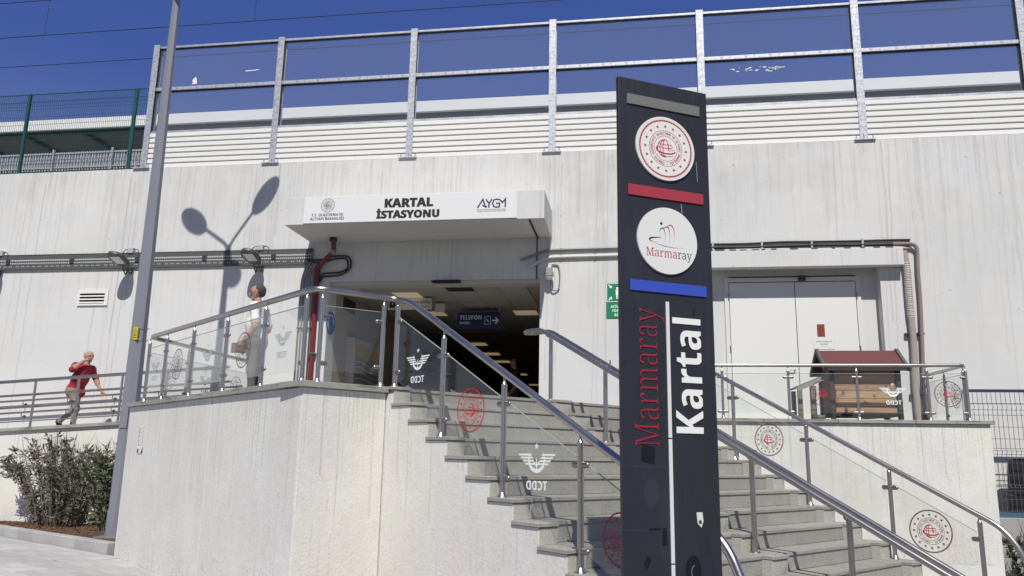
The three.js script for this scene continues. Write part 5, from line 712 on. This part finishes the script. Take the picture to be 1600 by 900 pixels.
// ------------------------------------------------------------------ people
function sdfBody(prims, cell, smooth) { // skin of smoothly joined tapered capsules, meshed with surface nets; each vertex takes the colour of the nearest limb
  const lo = V(1e9, 1e9, 1e9), hi = V(-1e9, -1e9, -1e9); for (const p of prims) for (const [q, r] of [[p.a, p.ra], [p.b, p.rb]]) { const m = r * Math.max(1, p.sz || 1); lo.min(V(q[0] - m, q[1] - m, q[2] - m)); hi.max(V(q[0] + m, q[1] + m, q[2] + m)); }
  lo.subScalar(cell * 2.5 + smooth); hi.addScalar(cell * 2.5 + smooth); const nx = Math.ceil((hi.x - lo.x) / cell) + 1, ny = Math.ceil((hi.y - lo.y) / cell) + 1, nz = Math.ceil((hi.z - lo.z) / cell) + 1;
  const prim = (p, x, y, z) => { const bz = p.sz || 1; const ax = p.a[0], ay = p.a[1], az = p.a[2], dx = p.b[0] - ax, dy = p.b[1] - ay, dz = p.b[2] - az, L = dx * dx + dy * dy + dz * dz || 1e-9; let t = ((x - ax) * dx + (y - ay) * dy + (z - az) * dz) / L; t = t < 0 ? 0 : t > 1 ? 1 : t; const ex = x - ax - dx * t, ey = y - ay - dy * t, ez = (z - az - dz * t) / bz; return Math.sqrt(ex * ex + ey * ey + ez * ez) - (p.ra + (p.rb - p.ra) * t); };
  const fold = cell > 0.01 ? (x, y, z) => 0.012 * (fbm(x * 9 + y * 4 + 11, y * 13 - z * 6 + x * 5 + 3, 2) - 0.5) : () => 0;
  const F = new Float32Array(nx * ny * nz), id = (i, j, k) => (k * ny + j) * nx + i;
  for (let k = 0; k < nz; k++) for (let j = 0; j < ny; j++) for (let i = 0; i < nx; i++) { let d = 1e9; const x = lo.x + i * cell, y = lo.y + j * cell, z = lo.z + k * cell; for (const p of prims) { const e = prim(p, x, y, z), s = Math.min(smooth, p.k ?? smooth), h = Math.max(s - Math.abs(d - e), 0) / s; d = Math.min(d, e) - h * h * s * 0.25; } F[id(i, j, k)] = Math.abs(d) < 0.05 ? d + fold(x, y, z) : d; }
  const vid = new Int32Array(nx * ny * nz).fill(-1), pos = [], col = [], idx = [];
  for (let k = 0; k < nz - 1; k++) for (let j = 0; j < ny - 1; j++) for (let i = 0; i < nx - 1; i++) {
    let n = 0, sx = 0, sy = 0, sz = 0; const c = []; for (let q = 0; q < 8; q++) c.push(F[id(i + (q & 1), j + (q >> 1 & 1), k + (q >> 2))]);
    for (const [a, b] of [[0, 1], [2, 3], [4, 5], [6, 7], [0, 2], [1, 3], [4, 6], [5, 7], [0, 4], [1, 5], [2, 6], [3, 7]]) if ((c[a] < 0) !== (c[b] < 0)) { const t = c[a] / (c[a] - c[b]); sx += (a & 1) + ((b & 1) - (a & 1)) * t; sy += (a >> 1 & 1) + ((b >> 1 & 1) - (a >> 1 & 1)) * t; sz += (a >> 2) + ((b >> 2) - (a >> 2)) * t; n++; }
    if (n) { const x = lo.x + (i + sx / n) * cell, y = lo.y + (j + sy / n) * cell, z = lo.z + (k + sz / n) * cell; vid[id(i, j, k)] = pos.length / 3; pos.push(x, y, z); let best = 1e9, bc = prims[0].c; for (const p of prims) { const e = prim(p, x, y, z); if (e < best) { best = e; bc = p.c; } } col.push(...bc); }
  }
  const quad = (a, b, c, d, f) => { if (a < 0 || b < 0 || c < 0 || d < 0) return; f ? idx.push(a, b, c, a, c, d) : idx.push(a, c, b, a, d, c); };
  for (let k = 1; k < nz - 1; k++) for (let j = 1; j < ny - 1; j++) for (let i = 1; i < nx - 1; i++) {
    const s = F[id(i, j, k)] < 0; if (s !== F[id(i + 1, j, k)] < 0) quad(vid[id(i, j - 1, k - 1)], vid[id(i, j, k - 1)], vid[id(i, j, k)], vid[id(i, j - 1, k)], s);
    if (s !== F[id(i, j + 1, k)] < 0) quad(vid[id(i - 1, j, k - 1)], vid[id(i - 1, j, k)], vid[id(i, j, k)], vid[id(i, j, k - 1)], s);
    if (s !== F[id(i, j, k + 1)] < 0) quad(vid[id(i - 1, j - 1, k)], vid[id(i, j - 1, k)], vid[id(i, j, k)], vid[id(i - 1, j, k)], s);
  }
  const g = new THREE.BufferGeometry(); g.setAttribute('position', new THREE.Float32BufferAttribute(pos, 3)); g.setAttribute('color', new THREE.Float32BufferAttribute(col, 3)); g.setIndex(idx); g.computeVertexNormals(); return g;
}
const join = (list) => mergeGeometries(list.map((g) => { const q = g.toNonIndexed ? g.toNonIndexed() : g; q.deleteAttribute('uv'); return q; }));
const vcol = new THREE.MeshStandardMaterial({ vertexColors: true, roughness: 0.85 });
const cap = (a, b, ra, rb, c, sz, k) => ({ a, b, ra, rb, c, sz, k });
// a head with jaw, nose, ears and hair; dir = unit vector the face looks along (x,z), tilt forward
function headPrims(c, f, skin, hair, r = 0.098, cropped = true) {
  const s = [-f[1], f[0]], P = (fw, up, sd) => [c[0] + f[0] * fw + s[0] * sd, c[1] + up, c[2] + f[1] * fw + s[1] * sd], q = r / 0.1, d = [skin[0] * 0.5, skin[1] * 0.42, skin[2] * 0.42];
  const out = [cap(P(-0.012 * q, 0.03 * q, 0), P(0.012 * q, 0.03 * q, 0), 0.085 * q, 0.083 * q, skin), cap(P(0.02 * q, -0.04 * q, 0), P(0.045 * q, -0.075 * q, 0), 0.062 * q, 0.038 * q, skin), cap(P(0.088 * q, 0.01 * q, 0), P(0.112 * q, -0.028 * q, 0), 0.01, 0.015 * q, skin, 1, 0.012), cap(P(0.083 * q, 0.036 * q, -0.04 * q), P(0.083 * q, 0.036 * q, 0.04 * q), 0.012 * q, 0.012 * q, [skin[0] * 0.8, skin[1] * 0.75, skin[2] * 0.72], 1, 0.012), cap(P(0.082 * q, -0.062 * q, -0.02), P(0.082 * q, -0.062 * q, 0.02), 0.009, 0.009, [0.28, 0.1, 0.08], 1, 0.01)];
  for (const e of [-1, 1]) { out.push(cap(P(-0.005, 0.018 * q, e * 0.084 * q), P(-0.008, -0.022 * q, e * 0.082 * q), 0.017, 0.012, skin, 1, 0.012)); out.push(cap(P(0.084 * q, 0.018 * q, e * 0.033 * q), P(0.085 * q, 0.018 * q, e * 0.033 * q), 0.011, 0.011, [0.05, 0.035, 0.03], 1, 0.006)); }
  if (hair) { out.push(cap(P(-0.045 * q, 0.045 * q, 0), P(-0.05 * q, 0.005 * q, 0), 0.076 * q, 0.064 * q, hair)); for (const e of [-1, 1]) out.push(cap(P(-0.03 * q, 0.06 * q, e * 0.05 * q), P(-0.04 * q, 0.02 * q, e * 0.056 * q), 0.046 * q, 0.034 * q, hair)); if (cropped) out.push(cap(P(-0.03 * q, 0.085 * q, 0), P(0.04 * q, 0.088 * q, 0), 0.058 * q, 0.042 * q, hair)); }
  return out;
}
// a hand at the wrist w: fingers along direction d, palm normal n, slightly curled
function handPrims(w, d, n, skin, side, curl = 0.5) {
  const D = V(...d).normalize(), N = V(...n).addScaledVector(D, -V(...n).dot(D)).normalize(), S = D.clone().cross(N).multiplyScalar(side), at = (f, u, s) => V(...w).addScaledVector(D, f).addScaledVector(N, u).addScaledVector(S, s).toArray(), out = [cap(at(0, 0, 0), at(0.05, 0, 0), 0.024, 0.026, skin, 1, 0.02)];
  for (const s of [-0.018, 0.018]) out.push(cap(at(0.03, 0, s), at(0.08, 0.002, s * 1.35), 0.018, 0.014, skin, 1, 0.015));
  [[-0.031, 0.062], [-0.0105, 0.078], [0.0105, 0.074], [0.031, 0.066]].forEach(([s, L]) => { let f = 0.083, u = 0, a = curl * 0.45, p = at(f, u, s); for (let k = 0; k < 3; k++) { const l = L * [0.46, 0.31, 0.23][k]; f += Math.cos(a) * l; u += Math.sin(a) * l; const q = at(f, u, s * (1 + 0.04 * k)); out.push(cap(p, q, 0.0095 - 0.001 * k, 0.0088 - 0.001 * k, skin, 1, 0.004)); p = q; a += curl * 0.75; } });
  out.push(cap(at(0.025, 0.004, -0.026), at(0.058, 0.018, -0.05), 0.013, 0.0105, skin, 1, 0.01), cap(at(0.058, 0.018, -0.05), at(0.088, 0.03, -0.05), 0.0105, 0.0085, skin, 1, 0.005)); return out;
}
const SK = [0.42, 0.235, 0.165];
{ // man striding up the ramp, shading his brow with one hand
  const red = [0.3, 0.018, 0.03], tr = [0.25, 0.215, 0.195], shoe = [0.03, 0.03, 0.032], z = 1.12, g0 = onZ(118, 664, z), ramp = 2.19 + (g0.x + 7.5) * 0.0655 - 0.03;
  const t = thing('person', 'man in red shirt and grey trousers striding up the ramp, hand at brow', 'person', [g0.x, ramp + 0.008, z]); t.scale.setScalar(1.0);
  const shL = [-0.07, 1.24, 0.13], shR = [0.12, 1.2, -0.13], elb = [0.0, 1.155, 0.3], wri = [0.15, 1.34, 0.19], elb2 = [0.22, 0.93, -0.2], wri2 = [0.36, 0.75, -0.17], hip = [-0.1, 0.74, 0];
  const P = [cap([-0.11, 0.74, -0.07], [-0.11, 0.74, 0.07], 0.125, 0.125, tr), cap([-0.11, 0.78, 0], [-0.02, 1.0, 0], 0.135, 0.135, red, 1.3), cap([-0.02, 1.0, 0], [0.04, 1.17, 0], 0.14, 0.125, red, 1.4), cap(shL, shR, 0.075, 0.07, red), cap([-0.12, 0.72, 0.02], [0.0, 0.7, -0.02], 0.128, 0.085, red, 1.25, 0.03),
    cap([0.05, 1.22, 0], [0.095, 1.33, 0], 0.058, 0.052, SK), cap(shL, elb, 0.07, 0.06, red), cap(elb, [0.04, 1.2, 0.28], 0.048, 0.044, SK), cap([0.04, 1.2, 0.28], wri, 0.043, 0.03, SK), cap(shR, [0.18, 1.02, -0.19], 0.064, 0.055, red), cap([0.18, 1.02, -0.19], elb2, 0.048, 0.043, SK), cap(elb2, wri2, 0.042, 0.029, SK),
    cap([-0.08, 0.7, 0.08], [0.03, 0.385, 0.09], 0.1, 0.066, tr), cap([0.03, 0.385, 0.09], [0.0, 0.08, 0.09], 0.064, 0.05, tr), cap([-0.13, 0.7, -0.08], [-0.14, 0.37, -0.09], 0.1, 0.066, tr), cap([-0.14, 0.37, -0.09], [-0.43, 0.14, -0.09], 0.063, 0.047, tr),
    cap([-0.02, 0.04, 0.09], [0.06, 0.034, 0.09], 0.042, 0.04, shoe, 1, 0.02), cap([0.06, 0.034, 0.09], [0.15, 0.03, 0.09], 0.042, 0.03, shoe, 1, 0.02), cap([-0.48, 0.13, -0.09], [-0.44, 0.07, -0.09], 0.042, 0.045, shoe, 1, 0.02), cap([-0.44, 0.07, -0.09], [-0.38, 0.03, -0.09], 0.044, 0.03, shoe, 1, 0.02)];
  const f = [0.92, 0.39], hc = [0.12, 1.43, 0.01];
  const geo = join([sdfBody(P, 0.012, 0.05), sdfBody(headPrims(hc, f, SK, [0.36, 0.35, 0.335], 0.1, true), 0.006, 0.02), sdfBody(handPrims(wri, [0.5, 0.62, -0.6], [0.5, -0.5, -0.7], SK, 1, 0.35), 0.0045, 0.012), sdfBody(handPrims(wri2, [0.7, -0.55, 0.1], [0.3, -0.4, 0.6], SK, -1, 0.7), 0.0045, 0.012)]);
  mesh('body', geo, vcol, t);
}
function standing(label, x, y, z, shirt, tr, hair, withBag) { // standing figure seen from its left, head to the left
  const t = thing('person', label, 'person', [x, y, z]), shoe = [0.025, 0.025, 0.027], fx = -0.97, fz = 0.22;
  const P = [cap([0, 0.92, -0.07], [0, 0.92, 0.07], 0.13, 0.13, tr), cap([0.0, 0.98, 0], [-0.02, 1.16, 0], 0.15, 0.15, shirt, 1.2), cap([-0.02, 1.16, 0], [0.0, 1.36, 0], 0.145, 0.125, shirt, 1.4), cap([0.01, 1.42, 0.16], [0.0, 1.42, -0.16], 0.072, 0.072, shirt), cap([0, 0.93, 0], [0, 0.96, 0], 0.148, 0.148, shirt, 1.2, 0.02), cap([0.0, 1.44, 0], [-0.03, 1.56, 0], 0.06, 0.055, SK),
    cap([0.02, 1.42, 0.18], [0.07, 1.22, 0.23], 0.07, 0.064, shirt), cap([0.07, 1.22, 0.23], [0.08, 1.12, 0.23], 0.048, 0.044, SK), cap([0.08, 1.12, 0.23], [-0.09, 0.9, 0.22], 0.044, 0.03, SK), cap([0.0, 1.42, -0.18], [0.05, 1.2, -0.23], 0.07, 0.062, shirt), cap([0.05, 1.2, -0.23], [0.04, 1.12, -0.23], 0.046, 0.043, SK), cap([0.04, 1.12, -0.23], [-0.13, 0.95, -0.16], 0.043, 0.03, SK)];
  for (const s of [-1, 1]) P.push(cap([0, 0.88, s * 0.09], [-0.01 + s * 0.02, 0.48, s * 0.1], 0.1, 0.068, tr), cap([-0.01 + s * 0.02, 0.48, s * 0.1], [0.01 + s * 0.03, 0.1, s * 0.1], 0.066, 0.052, tr), cap([0.02 + s * 0.03, 0.045, s * 0.1], [-0.06 + s * 0.03, 0.04, s * 0.11], 0.045, 0.043, shoe, 1, 0.02), cap([-0.06 + s * 0.03, 0.04, s * 0.11], [-0.16 + s * 0.03, 0.032, s * 0.13], 0.044, 0.031, shoe, 1, 0.02));
  const geo = join([sdfBody(P, 0.012, 0.05), sdfBody(headPrims([-0.045, 1.655, 0], [fx, fz], SK, hair, 0.105), 0.006, 0.02), sdfBody(handPrims([-0.09, 0.9, 0.22], [-0.55, -0.8, -0.05], [-0.5, 0.3, -0.8], SK, 1, 0.9), 0.0045, 0.012), sdfBody(handPrims([-0.13, 0.95, -0.16], [-0.7, -0.5, 0.2], [-0.4, 0.3, 0.8], SK, -1, 0.8), 0.0045, 0.012)]);
  mesh('body', geo, vcol, t); return t;
}
{
  const z = 4.9, p = onZ(404, 446, z), h = 1.765; standing('man in white shirt and grey trousers standing on the terrace behind the glass', p.x + 0.04, H - 0.004, z, [0.68, 0.68, 0.67], [0.11, 0.11, 0.115], [0.06, 0.057, 0.054]);
  const b = thing('folder', 'dark brown folder held by the man in the white shirt', 'folder', [p.x + 0.04 - 0.17, H + 0.8, z + 0.2]); mesh('cover', rbox(0.22, 0.15, 0.03, 0, 0, 0, 0.008, 2), std(0.09, 0.035, 0.025, 0.6), b);
  const q = onZ(806, 586, -4.5); standing('person in dark clothes standing in the dim hall beyond the steps', q.x, H - 0.004, -4.5, [0.03, 0.03, 0.035], [0.025, 0.025, 0.03], [0.02, 0.018, 0.016]);
}

scene.traverse((o) => { if (o.isMesh) { o.castShadow = true; o.receiveShadow = true; } });
renderer.render(scene, camera);
